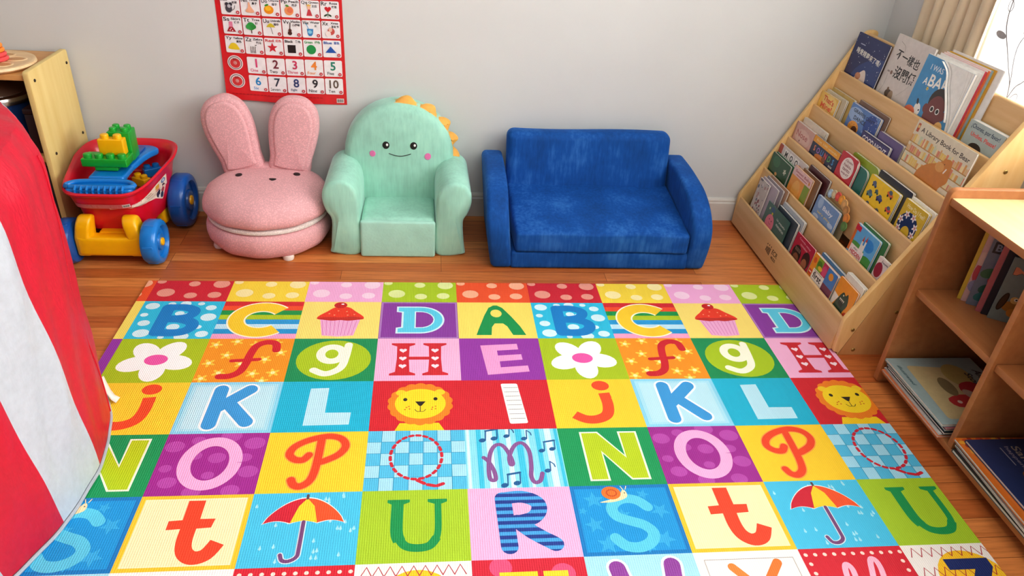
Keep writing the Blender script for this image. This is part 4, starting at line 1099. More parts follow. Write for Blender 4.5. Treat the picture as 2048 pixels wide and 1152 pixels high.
A.poly([(.02, .34), (.20, .60), (.20, .95), (.02, .66)], '#c8344e', 2); A.text('MEGA', .11, .73, .10, '#fbe9ea', 3, w=.13, rot=28); A.text('BLOKS', .11, .58, .10, '#fbe9ea', 3, w=.14, rot=28)
A.text('Build', .38, .72, .16, '#9a6a5a', 3, w=.16, rot=22); A.text('Wagon', .42, .46, .16, '#7a5040', 3, w=.20, rot=22)
A.rect(.60, .55, .72, 1.02, '#d9a62a', 2); A.ell(.86, .95, .07, .26, '#5f86b4', 2); A.ell(.86, .98, .03, .15, '#d8e2ee', 3); A.star(.68, .42, .11, '#c0392f', 3); A.ell(.72, .05, .06, .25, '#3b3145', 2); A.ell(.88, .2, .06, .3, '#b34a48', 2); A.ell(.84, -.2, .05, .2, '#2f2f45', 3); A.ell(.75, -.18, .03, .12, '#e6e2ea', 3); A.ell(.86, .52, .04, .1, '#33413a', 3)
def side_pt(yl, t):
    lo, hi = R(-89), R(89)
    for _ in range(40):
        m_ = (lo+hi)/2
        if tub_pt(m_, t).y < yl: lo = m_
        else: hi = m_
    return tub_pt(lo, t)
def side_map(u, v, l):
    yl = -.168+.215*u; t = max(.2, min(.9, .40+.24*v)); p = side_pt(yl, t)
    n = (side_pt(yl+.004, t)-side_pt(yl-.004, t)).cross(side_pt(yl, t+.01)-side_pt(yl, t-.01)).normalized()
    return p+n*(.0011+.0003*l)
bm = bmesh.new(); A.emit(bm, side_map); o = link('side_sticker', bm, M_print, tub, smooth=False); o['label'] = 'cream side sticker with printed blocks'
# chassis
chs = None
bm = bmesh.new()
rbox(bm, .150, .30, .05, .012, 3, lambda q: (q.x*.6, q.y, q.z+.078))
chs = link('chassis', bm, M_yel, wag)
bm = bmesh.new()
def axf(q): return (q.x, q.y-.165-.0*abs(q.x), q.z+.068+.012*(abs(q.x)/.105)**4*(1 if q.z > 0 else .2))
rbox(bm, .205, .052, .068, .012, 4, axf); link('front_axle_beam', bm, M_yel, chs)
for s in (-1, 1):
    bm = bmesh.new()
    P = roundpoly([(-.030, .034), (.032, .034), (.036, .11), (.028, .165), (-.002, .172), (-.026, .150), (-.032, .10)], [.006, .006, .02, .014, .014, .02, .02], 5)
    slab(bm, P, .046, .009, 3, 'x', fn=lambda v: (s*(.083+.0)+v.x-s*.22*max(0, v.z-.10), v.y-.158, v.z)); bmesh.ops.recalc_face_normals(bm, faces=bm.faces); link('front_fender', bm, M_yel, chs)
    bm = bmesh.new()
    P = roundpoly([(.045, .04), (.155, .04), (.160, .13), (.130, .185), (.085, .185), (.050, .13)], .025, 5)
    slab(bm, P, .034, .009, 3, 'x', fn=lambda v: (s*.096+v.x-s*.05*max(0, v.z-.1), v.y-.012, v.z)); bmesh.ops.recalc_face_normals(bm, faces=bm.faces); link('rear_fender', bm, M_yel, chs)
def wheel(x, y, r, w, s, mt):
    bm = bmesh.new(); k = s
    prof = [(r*.20, -w/2), (r*.80, -w/2), (r*.93, -w/2+.003), (r, -w/2+.012), (r*1.0, w/2-.014), (r*.95, w/2-.004), (r*.86, w/2), (r*.74, w/2), (r*.68, w/2-.006), (r*.66, w/2-.014), (r*.40, w/2-.012), (r*.36, w/2-.004), (r*.20, w/2-.004)]
    revolve(bm, [(p[0], p[1]*k) for p in prof], 48, 'x', (x-wx, y-wy, r))
    bmesh.ops.recalc_face_normals(bm, faces=bm.faces)
    wh = link('wheel', bm, mt, wag)
    for i in range(6):                    # grip notches standing on the tread
        a = R(20+60*i); M = Matrix.Translation((x-wx, y-wy, r)) @ Matrix.Rotation(a, 4, 'X')
        bm = bmesh.new(); box(bm, -w*.30, w*.30, -.004, .004, r-.003, r+.0012, .001, 1, 0, M); link('grip_lug', bm, mt, wh)
    bm = bmesh.new(); revolve(bm, [(r*.19, (w/2-.006)*k), (r*.17, (w/2+.001)*k), (r*.10, (w/2+.003)*k), (.0005, (w/2+.003)*k)], 24, 'x', (x-wx, y-wy, r)); bmesh.ops.recalc_face_normals(bm, faces=bm.faces); link('hub_cap', bm, M_yel, wh)
wheel(-.038, -.400, .076, .054, 1, M_bl); wheel(-.306, -.400, .076, .054, -1, M_bld)
wheel(-.018, -.118, .098, .062, 1, M_bld); wheel(-.309, -.118, .098, .050, -1, M_bld)
# blue handle plate laid across the tub
def hz(x, y):
    t = (y+.17)/.36
    return .254+.026*max(0, min(1, t*1.6))-.01*max(0, t-.75)*2
bm = bmesh.new()
grip = roundpoly([(-.104, -.168), (.096, -.166), (.101, -.135), (.092, -.112), (.052, -.095), (.052, -.02), (.078, .09), (.098, .150), (.060, .182), (-.012, .180), (-.012, .09), (-.046, -.02), (-.050, -.095), (-.094, -.116), (-.109, -.142)], [.016, .016, .02, .02, .02, .02, .03, .02, .02, .02, .02, .02, .02, .02, .02], 5)
slab(bm, grip, .022, .007, 3, 'z', fn=lambda v: (v.x, v.y, v.z+hz(v.x, v.y)))
bmesh.ops.recalc_face_normals(bm, faces=bm.faces); hd = link('handle_plate', bm, M_bl, wag)
bm = bmesh.new(); L = [(-.092, -.156), (.086, -.154), (.086, -.125), (.04, -.116), (-.04, -.118), (-.092, -.128)]
pts = smooth_pts(L, 4, True); tube(bm, [(p[0], p[1], hz(*p)+.0135) for p in pts+[pts[0]]], .0085, 10); link('grip_rail', bm, M_bl, hd)
for i in range(9):
    x = -.072+.018*i; bm = bmesh.new(); tube(bm, [(x, -.160, hz(x, -.16)+.020), (x, -.1715, hz(x, -.16)+.010), (x, -.1725, hz(x, -.16)-.004)], .0042, 8); link('grip_rib', bm, M_bl, hd)
bm = bmesh.new(); rbox(bm, .112, .10, .020, .009, 4, lambda q: (q.x+.002, q.y-.055, q.z+hz(0, -.055)+.006)); link('brick_plate', bm, M_bl, hd)
bm = bmesh.new(); box(bm, .025, .05, .035, .15, hz(0, .09)+.0055, hz(0, .09)+.013, .003); link('slot', bm, M_bld, hd)
def brick(name, label, x, y, z, w, d, h, nx, ny, mt, rot=0, tilt=0, group=None, cat='building block', rows=None):
    M = Matrix.Translation((x, y, z)) @ Matrix.Rotation(R(rot), 4, 'Z') @ Matrix.Rotation(R(tilt), 4, 'X')
    t = thing(name, label, cat, mtx=M, group='building blocks on and in the wagon')
    bm = bmesh.new(); rbox(bm, w, d, h, .0035, 3, lambda q: (q.x, q.y, q.z+h/2)); link('body', bm, mt, t)
    for i in range(nx):
        for j in (range(ny) if rows is None else rows):
            sx, sy = w*((i+.5)/nx-.5), d*((j+.5)/ny-.5); r = min(w/nx, d/ny)*.38
            bm = bmesh.new(); revolve(bm, [(r, h-.002), (r, h+r*.75), (r*.92, h+r*.98), (r*.75, h+r*1.08), (r*.3, h+r*1.1)], 20, c=(sx, sy, 0)); link('stud', bm, mt, t)
    return t
zt = hz(0, -.055)+.0172
BY = wy-.030
brick('building_block', 'narrow green block under the long green block on the wagon handle', -.180, BY, zt+.001, .072, .062, .014, 2, 2, M_grn, rows=[])
zg = zt+.0155
brick('building_block', 'long green four-stud block lying across the wagon handle', -.182, BY, zg, .142, .070, .027, 4, 2, M_grn, rows=[0])
zl = zg+.0275
brick('building_block', 'yellow two-stud block on the long green block', -.164, BY+.0178, zl, .080, .0345, .054, 2, 1, M_yel)
zk = hz(0, .08)+.0142
brick('building_block', 'tall green two-stud block standing behind the yellow one on the handle', -.150, BY+.069, zk, .072, .060, zl+.066-zk, 2, 2, M_grn)
for (x, y, z, rz, tl, mt, nm) in ((-.128, -.180, .152, 20, 0, M_orn, 'orange block lying inside the wagon tub'), (-.124, -.255, .152, -12, 0, M_bld, 'dark blue block lying inside the wagon tub near its right side'), (-.165, -.135, .152, 8, 0, M_red, 'red block at the back inside the wagon tub'), (-.215, -.185, .152, -35, 0, M_grn, 'green block lying deep inside the wagon tub'),
        (-.105, -.125, .196, 35, 0, M_bl, 'bright blue block on top of the pile in the wagon tub'), (-.112, -.215, .196, -30, 0, M_yel, 'yellow block on top of the pile in the wagon tub')):
    brick('building_block', nm, x, y, z, .060, .032, .030, 2, 1, mt, rz, tl)
# ================================================================== things on and in the toy shelf
M_tray = wood('pale_rubberwood', '#e2bd8c', '#eed2a6', 'x', 5, .45)
tr_ = thing('sorting_tray', 'round pale wooden sorting tray with hollows on top of the toy shelf', 'tray', (-.492, -.21, .593))
bm = bmesh.new(); revolve(bm, [(.10, 0), (.118, .002), (.126, .009), (.124, .016), (.118, .018), (.112, .0165), (.05, .0162), (.001, .0162)], 60); link('plate', bm, M_tray, tr_)
M_trayd = plain('hollow_wood', '#cda06c', .5, .05, 30)
for a in range(0, 360, 60):
    c = (.068*math.cos(R(a+20)), .068*math.sin(R(a+20)), 0)
    bm = bmesh.new(); revolve(bm, [(.034, .0166), (.031, .0186), (.028, .0184), (.025, .0168)], 32, c=c, cap=False, fn=lambda v: (v.x, c[1]+(v.y-c[1])*.8, v.z)); h_ = link('hollow_rim', bm, M_tray, tr_)
    bm = bmesh.new(); revolve(bm, [(.027, .0166), (.020, .0170), (.001, .0168)], 28, c=c, cap=False, fn=lambda v: (v.x, c[1]+(v.y-c[1])*.8, v.z)); link('hollow', bm, M_trayd, h_)
M_ringy = plain('yellow_paint', '#f2c12e', .35, .03, 20); M_ringo = plain('orange_paint', '#f0953a', .35, .03, 20); M_ringr = plain('coral_paint', '#e5575a', .35, .03, 20)
rg = thing('stacking_ring_tower', 'tower of coral, orange and yellow stacking rings standing on the wooden tray', 'stacking toy', (-.476, -.215, .6118))
z = 0
for r, mt in ((.040, M_ringr), (.037, M_ringr), (.034, M_ringo), (.031, M_ringo), (.028, M_ringy), (.025, M_ringy)):
    bm = bmesh.new(); revolve(bm, [(r*.3, z), (r-.004, z), (r, z+.004), (r, z+.009), (r-.004, z+.0128), (r*.3, z+.0128)], 36); link('ring', bm, mt, rg); z += .013
bm = bmesh.new(); revolve(bm, [(.006, 0), (.006, z), (.009, z+.004), (.006, z+.012), (.001, z+.014)], 20); link('peg', bm, M_ringr, rg)
M_navy = plain('navy_enamel', '#1d3f78', .25, .05, 10, coat=.4); M_steel = plain('brushed_steel', '#c9c9c9', .25, .05, 10, metal=1)
M_lid = plain('lid_wood_reflection', '#6d5648', .3, .08, 8, coat=.4); M_dark = plain('dark_box_card', '#2a2528', .5, .1, 14)  # lid's brown is a reflection of wood put into its colour
pot = thing('storage_tub', 'dark blue tub with a silver rimmed lid on the toy shelf upper level', 'tub', (-.545, -.170, .3285))
bm = bmesh.new(); revolve(bm, [(.095, 0), (.110, .006), (.118, .06), (.122, .148)], 56); link('body', bm, M_navy, pot)
ld = None
bm = bmesh.new(); revolve(bm, [(.118, .149), (.128, .150), (.131, .162), (.127, .172), (.116, .176), (.112, .176)], 56); ld = link('rim', bm, M_steel, pot)
bm = bmesh.new(); revolve(bm, [(.110, .170), (.11, .178), (.09, .192), (.05, .204), (.01, .208)], 56); link('lid', bm, M_lid, pot)
bx = thing('storage_box', 'dark maroon storage box beside the blue tub on the toy shelf', 'box', (-.367, -.155, .3285))
M_maroon = plain('maroon_card', '#2c1418', .5, .2, 14)
bm = bmesh.new(); box(bm, -.040, .001, -.118, .118, 0, .13, .004); link('body', bm, M_maroon, bx)
bm = bmesh.new(); box(bm, -.042, .002, -.120, .120, .1305, .148, .004); link('lid', bm, M_maroon, bx)
gb = thing('boxed_game', 'dark printed game box standing on the bottom level of the toy shelf', 'game box', (-.47, -.27, .0505))
M_boxp = printed('printed_box', .4, coat=.2)
bm = bmesh.new(); box(bm, -.09, .10, -.022, .022, 0, .225, .002); paint(bm, '#2b2a33')
A = Art()
A.rect(.002, .19, .188, .222, '#5a4a48', 1); A.text('ale.', .16, .172, .012, '#c9c6c6', 2); A.rect(.125, .156, .178, .160, '#8f8b8c', 2)
for i in range(4): A.ell(.16-.012*i, .125-.03*i, .022, .014, ('#c8682f', '#a9472f', '#7a6a78', '#40506a')[i], 2); A.circ(.15-.012*i, .13-.03*i, .008, '#e0a04a', 3)
A.emit(bm, lambda u, v, l: (u-.09, -.0222-.0003*l, v)); link('carton', bm, M_boxp, gb, smooth=False)
# ================================================================== books
M_cover = printed('printed_book_cover', .32, coat=.3)
def pages_mat(name, hexc, dark, scale, axis):
    m, nt, b = newmat(name); v = coords(nt)
    w = nt.nodes.new('ShaderNodeTexWave'); w.bands_direction = axis; w.inputs['Scale'].default_value = scale; w.inputs['Distortion'].default_value = .6
    nt.links.new(v, w.inputs['Vector'])
    nt.links.new(ramp(nt, w.outputs['Fac'], [(.15, C(dark)), (.45, C(hexc)), (1, C(hexc))]), b.inputs['Base Color']); b.inputs['Roughness'].default_value = .8
    return m
M_board = pages_mat('board_pages', '#e9e5dc', '#6d675f', 62, 'Z')
M_paper = pages_mat('paper_pages', '#f2efe8', '#c9c4ba', 260, 'Z')
def book(name, label, M, w, h, t, col, art=None, back=None, board=True, r=.006, group=None, cat='book', outline=None):
    """local axes: x along the width, y up the cover, z out of the front cover; origin at the bottom left of the back cover"""
    o = thing(name, label, cat, mtx=M, group=group)
    ct = .0016 if board else .0009
    P = outline or roundpoly([(0, 0), (w, 0), (w, h), (0, h)], [.001, r, r, .001], 4)
    bm = bmesh.new()
    if t > 2.6*ct:
        slab(bm, P, ct, .0004, 1, 'z', fn=lambda v: (v.x, v.y, v.z+t-ct/2))
        slab(bm, P, ct, .0004, 1, 'z', fn=lambda v: (v.x, v.y, v.z+ct/2))
        if not outline: box(bm, -.0008, .0012, 0, h, ct*.9, t-ct*.9)
        bmesh.ops.recalc_face_normals(bm, faces=bm.faces)
        paint(bm, back or col)
    else:
        slab(bm, P, t, .0004, 1, 'z', fn=lambda v: (v.x, v.y, v.z+t/2)); paint(bm, back or col)
    a = Art()
    if art: a.poly(P, col, 0); a.frame(0, 0, 1, (0, 0, w, h)); art(a, w, h)
    else: a.poly(P, col, 0)
    a.emit(bm, lambda u, v, l: (u, v, t+.0002+.00005*l))
    link('cover', bm, M_cover, o, smooth=False)
    if t > 2.6*ct:
        bm = bmesh.new(); e = .0008 if board else .002
        Q = offset(P if area2(P) > 0 else P[::-1], e)
        slab(bm, Q, t-2*ct-.0002, .0002, 1, 'z', fn=lambda v: (v.x, v.y, v.z+t/2))
        bmesh.ops.recalc_face_normals(bm, faces=bm.faces)
        link('pages', bm, M_board if board else M_paper, o, smooth=False)
    return o
HB = .092
def on_tier(k, y0, d, t, tilt=0, dz=0):
    """matrix for a book on tier k (1..5), left edge at y0, front cover d behind the slat"""
    k -= 1
    n = Vector((-1, 0, LEAN)).normalized(); u = Vector((0, -1, 0)); v = n.cross(u)
    x = XK[k]+.0108+d+(-HB)*LEAN; z = ZK[k]-HB+dz+.12*t
    p = Vector((x, y0, z))-n*t
    M = Matrix(((u.x, v.x, n.x, p.x), (u.y, v.y, n.y, p.y), (u.z, v.z, n.z, p.z), (0, 0, 0, 1)))
    return M @ Matrix.Rotation(R(tilt), 4, 'Z')
def tb(k, y0, y1, vis, d, t, label, col, art=None, tilt=0, dz=0, **kw):
    w = abs(y1-y0); h = HB+vis-dz
    kw.setdefault('group', 'books on the sloping display bookshelf'); return book(kw.pop('name', 'picture_book'), label, on_tier(k, y0, d, t, tilt, dz), w, h, t, col, art, **kw)
# ---- cover artworks; b = height of the part hidden by the slat
b_ = HB
def a_night(a, w, h):
    a.rect(0, 0, w, h, '#1d2a63', 1); a.ell(w*.75, b_+.03, .12, .05, '#25407f', 2, rot=20); rr = random.Random(5)
    for i in range(34): a.circ(rr.uniform(0, w), rr.uniform(b_, h), rr.choice((.0009, .0012, .0018)), '#e8ecf5', 3, 6)
    a.text('睡覺精靈來了嗎?', w*.52, h-.062, .020, '#f1f0e6', 4, w=w*.80, bold=.01, rot=-4); a.rect(.035, h-.035, .068, h-.032, '#b9c0d8', 4)
    a.poly(smooth_pts([(.075, b_-.01), (.09, b_+.012), (.12, b_+.035), (.14, b_+.022), (.145, b_-.01)], 3, True), '#e6d6cb', 3); a.ell(.095, b_+.008, .018, .012, '#c98a63', 4)
def a_white(a, w, h):
    a.rect(0, 0, w, h, '#d6cec8', 1)
    a.stroke([(.01, b_-.02), (.03, b_+.02), (.028, b_+.06)], .0012, '#8d8680', 2, 4); a.stroke([(.12, b_+.01), (.16, b_+.05), (.19, b_+.11)], .001, '#b1a9a2', 2, 4); a.stroke([(.03, h-.02), (.06, h-.03), (.07, h-.05)], .0012, '#8a837c', 2, 4)
    a.text('不一樣也', w*.47, h-.062, .033, '#1c1a1a', 3, w=.14, bold=.015, rot=-3); a.text('沒關係', w*.55, h-.112, .040, '#1c1a1a', 3, w=.12, bold=.02)
    a.circ(.045, h-.12, .007, '#8a6a5c', 3, 10); a.rect(.02, h-.122, .034, h-.117, '#9a8f88', 3); a.rect(.056, h-.122, .066, h-.117, '#9a8f88', 3)
    a.ell(.075, b_+.004, .022, .014, '#5a4636', 3); a.circ(.065, b_+.018, .006, '#7a5f48', 4, 10); a.ell(.09, b_-.002, .014, .02, '#a58a70', 4)
def a_baby(a, w, h):
    a.rect(0, 0, w, h, '#3f93c9', 1)
    a.text('I WAS', w*.30, h-.030, .017, '#dfe8ee', 3, w=.065, bold=.015); a.text('A', w*.18, h-.074, .022, '#f3f4ee', 3, bold=.02); a.text('BABY', w*.52, h-.066, .036, '#f3f4ee', 3, w=.13, bold=.02)
    a.flower(w*.28, h-.092, .007, '#f2d34e', '#b58a2a', 3)
    a.ell(w*.60, b_+.058, .045, .042, '#2c211f', 3); a.ell(w*.60, b_+.020, .045, .058, '#7b3a3a', 4); a.ell(w*.41, b_+.028, .012, .014, '#7b3a3a', 4); a.ell(w*.79, b_+.028, .012, .014, '#7b3a3a', 4)
    for s in (-1, 1): a.circ(w*.60+s*.014, b_+.034, .0095, '#f5f3ee', 5, 16); a.circ(w*.60+s*.014, b_+.034, .0068, '#2a1d1d', 6, 14)
    a.ell(w*.26, b_+.012, .016, .02, '#eceae4', 5, rot=30); a.ell(w*.21, b_+.034, .005, .010, '#2b2b33', 5, rot=30); a.circ(w*.30, b_+.012, .006, '#fff', 6, 12); a.circ(w*.30, b_+.012, .0035, '#222', 7, 10); a.ell(w*.12, b_-.004, .028, .018, '#d7693a', 5)
    a.ell(w*.80, b_-.008, .02, .02, '#e7b668', 6)
def a_undies(a, w, h):
    a.rect(0, 0, w, h, '#aebbb8', 1); a.text('¡Chones, por favor!', w*.50, h-.016, .016, '#243a57', 3, w=w*.82, bold=.012, rot=-1); a.text('Undies, Please!', w*.52, h-.036, .014, '#e4574a', 3, w=w*.72, bold=.02, rot=-1); a.ell(w*.42, b_-.006, .028, .016, '#2c2420', 3)
def a_mine(a, w, h):
    a.rect(0, 0, w, h, '#f0c25c', 1); a.ell(w*.6, h*.8, w*.4, .03, '#f5d27c', 2)
    a.text('That\'s', w*.52, h-.020, .020, '#e0551f', 3, w=w*.62, bold=.03, rot=-3); a.text('Mine!', w*.50, h-.045, .020, '#e0551f', 3, w=w*.66, bold=.03)
def a_giraffe(a, w, h):
    a.rect(0, 0, w, h, '#5f87c4', 1); a.ell(w*.8, b_+.03, .04, .04, '#2d4f9c', 2); a.ell(w*.25, b_+.04, .05, .025, '#9db9de', 2)
    rr = random.Random(2)
    for i in range(24): a.circ(rr.uniform(.6*w, w), rr.uniform(b_, h), .0015, '#dfe6f2', 3, 6)
    a.text("GIRAFFES CAN'T", w*.50, h-.021, .012, '#1d2a4a', 4, w=w*.76, rot=-2); a.text('DANCE', w*.42, h-.041, .014, '#1d2a4a', 4, w=w*.42)
    a.ell(w*.30, b_-.002, .035, .022, '#f0a43a', 4); a.ell(w*.36, b_-.012, .02, .018, '#5c3522', 5)
    for i in range(9): a.circ(w*.18+.006*i, b_+.002+.007*math.sin(i*2), .0022, '#c66a20', 5, 7)
def a_goodnight(a, w, h):
    a.rect(0, 0, w, h, '#3d3670', 1); a.stroke([(0, h-.002), (w, h-.002)], .003, '#26204e', 2); a.text('GOOD NIGHT', w*.5, h-.022, .020, '#f3f0f5', 3, w=w*.88, bold=.015, rot=-1)
def a_library(a, w, h):
    a.rect(0, 0, w, h, '#ded4bc', 1); rr = random.Random(9)
    for j, y in enumerate((b_+.075, b_+.045, b_+.012, b_-.03)):
        a.rect(0, y, w, y+.003, '#b98d4a', 3)
        x = 0
        while x < w:
            ww = rr.uniform(.006, .013); hh = rr.uniform(.016, .026); a.rect(x, y+.003, x+ww-.001, y+.003+hh, rr.choice(('#e3c46a', '#d9a05a', '#dcb884', '#c9d0b0', '#d98a6a', '#e9d7a2')), 2); x += ww
    a.rect(0, b_+.105, w, h, '#ded4bc', 4)
    a.text('A Library Book for Bear', w*.53, h-.026, .019, '#3a2c24', 5, w=w*.84, bold=.012, rot=-1.5); a.rect(.008, h-.034, .020, h-.008, '#b5502c', 5); a.circ(.014, h-.018, .005, '#e9c27a', 6, 8)
    a.poly(smooth_pts([(.10, b_-.05), (.09, b_+.01), (.12, b_+.045), (.16, b_+.065), (.19, b_+.088), (.215, b_+.088), (.225, b_+.06), (.23, b_+.03), (.21, b_+.005), (.20, b_-.05)], 4, True), '#d0873a', 5)
    a.ell(.175, b_+.058, .02, .014, '#dfa45c', 6); a.circ(.185, b_+.083, .006, '#d0873a', 6, 10); a.circ(.19, b_+.072, .0018, '#2a1a10', 7, 6); a.stroke([(.205, b_+.062), (.20, b_+.05)], .005, '#f1e7da', 7)
def a_pink(a, w, h):
    a.rect(0, 0, w, h, '#d9a99c', 1); a.ell(w*.5, b_+.02, w*.4, .03, '#e3bdb0', 2); a.text('Nose', w*.45, b_+.028, .022, '#b9605a', 3, w=w*.6, bold=.01); a.rect(0, b_, .008, h, '#b98a80', 3); a.circ(w*.4, b_+.005, .004, '#7a4a40', 3, 8)
def a_sounds(a, w, h):
    a.rect(0, 0, w, h, '#1f2b4d', 1); a.rect(0, h-.024, w, h, '#f0a82e', 2); a.text('first 100 words', w*.5, h-.012, .008, '#f7d99a', 3, w=w*.8)
    for i, (ch, c) in enumerate(zip('SOUNDS', ('#f08a5a', '#a46fc0', '#4f8ad0', '#e2504a', '#5fa85a', '#4a9ad8'))): a.text(ch, w*(.14+.145*i), h-.042, .021, c, 3, bold=.03)
    a.ell(w*.42, b_+.002, .04, .013, '#d07a2a', 4); a.ell(w*.55, b_+.008, .014, .008, '#8a4a22', 5); a.text('BOOK', w*.84, b_+.004, .007, '#f1efe6', 4, bold=.02)
def a_red_oval(a, w, h):
    a.rect(0, 0, w, h, '#c8273a', 1); a.ell(w*.55, b_+.040, w*.36, .036, '#efe2dc', 2, 28)
    for i, t in enumerate(('¿Quién', 'habla', 'tanto', 'aquí?')): a.text(t, w*.55, b_+.062-.014*i, .0095, '#7a1f2c', 3, w=w*.44, bold=.01)
def car(a, x, y, k, c, rot=0):
    a.ell(x, y, .016*k, .007*k, c, 3, 16, rot); a.ell(x, y+.006*k, .009*k, .006*k, '#5b6a7a', 4, 12, rot); a.circ(x-.009*k, y-.006*k, .0038*k, '#1e1e22', 5, 10); a.circ(x+.009*k, y-.007*k, .0038*k, '#1e1e22', 5, 10)
def a_cars(a, w, h):
    a.rect(0, 0, w, h, '#f2cc1e', 1)
    for (x, y, k, c, r) in ((.035, h-.022, .9, '#5a6a8a', -20), (.06, h-.038, .7, '#3a6a5a', -20), (.03, h-.056, 1.1, '#5f8a86', 0), (.085, h-.05, 1.1, '#4a4a86', 0), (.125, h-.018, 1.1, '#e0752a', -10), (.145, h-.06, 1, '#e05a3a', 0), (.10, b_-.012, 1.2, '#8a2630', -20), (.04, b_-.01, 1, '#3a5a9a', 0)): car(a, x, y, k, c, r)
def a_feel(a, w, h):
    a.rect(0, 0, w, h, '#d9b82a', 1); a.text('How Do I Feel?', w*.55, h-.016, .013, '#f4eec0', 3, w=w*.78, bold=.01, rot=-2)
    a.ell(w*.47, b_+.018, .046, .042, '#22305c', 3, 32); a.ell(w*.5, b_-.002, .020, .022, '#d9b82a', 4)
    for an in (20, 70, 120, 165, -20, 210): a.flower(w*.47+.038*math.cos(R(an)), b_+.018+.036*math.sin(R(an)), .013, '#f1e8e6', '#d08a8a', 5)
def a_green(a, w, h):
    a.rect(0, 0, w, h, '#1f5a3a', 1); a.ell(w*.3, b_+.045, .03, .02, '#2c7048', 2); a.flower(w*.82, b_+.035, .012, '#dfe0c8', '#a8b59a', 3); a.ell(w*.45, b_+.004, .01, .007, '#d9a060', 3)
def a_moo(a, w, h):
    a.rect(0, 0, w, h, '#d9cdc8', 1); a.rect(0, 0, .03, h, '#b5432f', 2)
    for i, ch in enumerate('MOO'):
        a.rect(.05+.045*i, h-.038, .088+.045*i, h-.006, '#f1ece6', 3); a.text(ch, .069+.045*i, h-.022, .022, '#1d1a1a', 4, bold=.03)
    a.ell(.19, h-.03, .015, .012, '#c88a86', 3)
def a_sweet(a, w, h):
    a.rect(0, 0, w, h, '#8aa032', 1); a.rect(0, 0, w*.72, h, '#ec9f42', 2); a.rect(0, h-.032, w, h, '#e9c2c0', 3); a.text('Sweet Baby', w*.52, h-.014, .012, '#a0303e', 4, w=w*.82, bold=.01); a.rect(w*.2, h-.026, w*.8, h-.023, '#b96a70', 4)
    a.ell(w*.4, b_+.01, .03, .04, '#f2b45a', 3); a.circ(w*.9, h-.02, .006, '#d98a3a', 4, 10)
def a_baby2(a, w, h):
    a.rect(0, 0, w, h, '#7f9fcb', 1); a.ell(w*.2, b_+.05, .016, .02, '#a9c2df', 2); a.text('Baby', w*.58, b_+.040, .020, '#eef1f6', 3, w=w*.45, bold=.02); a.text('let\'s play', w*.5, b_+.018, .010, '#f2d86a', 3, w=w*.6, bold=.01); a.ell(w*.85, b_+.01, .018, .008, '#c3d3e8', 2); a.ell(w*.2, b_+.0, .02, .008, '#c3d3e8', 2)
def a_hidden(a, w, h):
    a.rect(0, 0, w, h, '#6db0e0', 1); a.ell(w*.7, b_+.055, .028, .02, '#3f8fd6', 2); a.ell(w*.3, b_+.02, .05, .02, '#5fa04a', 3); a.ell(w*.85, b_+.0, .04, .025, '#4a9440', 3)
    a.poly([(w*.42, b_+.02), (w*.42, b_+.055), (w*.45, b_+.065), (w*.48, b_+.055), (w*.48, b_+.045), (w*.54, b_+.045), (w*.54, b_+.06), (w*.57, b_+.07), (w*.60, b_+.06), (w*.60, b_+.02)], '#e9e4da', 4); a.poly([(w*.415, b_+.055), (w*.45, b_+.075), (w*.485, b_+.055)], '#c8503a', 5); a.poly([(w*.535, b_+.06), (w*.57, b_+.08), (w*.605, b_+.06)], '#c8503a', 5)
    a.rect(0, h-.02, .03, h-.004, '#d02a3a', 5); a.rect(0, b_, .012, h, '#d9742a', 4)
    a.rect(.012, b_-.012, w*.66, b_+.026, '#f3e6e0', 6); a.text("what's", w*.32, b_+.019, .007, '#4a5a3a', 7, bold=.01); a.text('HIDDEN', w*.38, b_+.005, .013, '#c8283a', 7, w=w*.46, bold=.03)
def a_apple(a, w, h):
    a.rect(0, 0, w, h, '#e3d3cc', 1); a.ell(w*.36, b_+.022, .019, .024, '#9c2432', 2); a.stroke([(w*.38, b_+.045), (w*.42, b_+.055)], .002, '#4a3020', 3); a.text('A', w*.80, b_+.006, .014, '#7a1f30', 3, bold=.01); a.text('apple', w*.72, h-.010, .007, '#3a3030', 3, w=.028)
def a_collage(a, w, h):
    rr = random.Random(4); a.rect(0, 0, w, h, '#c9bdb6', 1)
    for i in range(40):
        x, y = rr.uniform(0, w), rr.uniform(b_-.02, h); s = rr.uniform(.004, .012); a.poly([(x, y), (x+s, y+s*.4), (x+s*.8, y+s*1.5), (x-s*.2, y+s)], rr.choice(('#4a4048', '#8a4048', '#6a6a7a', '#b58a86', '#d9d0cc', '#3a3038')), 2)
def a_monster(a, w, h):
    a.rect(0, 0, w, h, '#3f6a60', 1); a.ell(w*.30, b_+.012, .034, .034, '#e27a8f', 3); a.circ(w*.26, b_+.026, .003, '#3a2028', 4, 8); a.circ(w*.36, b_+.024, .003, '#3a2028', 4, 8); a.stroke([(w*.26, b_+.014), (w*.31, b_+.010), (w*.36, b_+.013)], .0015, '#7a2a40', 4, 3)
    a.ell(w*.28, h-.016, .016, .010, '#2f5a86', 3); a.circ(w*.30, b_+.05, .006, '#d6c43a', 4, 8); a.circ(w*.14, b_+.06, .005, '#c9d0a0', 4, 8)
    a.text('Un pequeño', w*.72, h-.034, .010, '#d6e0d8', 4, w=w*.40, rot=-3); a.text('monstruo', w*.74, h-.050, .010, '#d6e0d8', 4, w=w*.36, rot=-3)
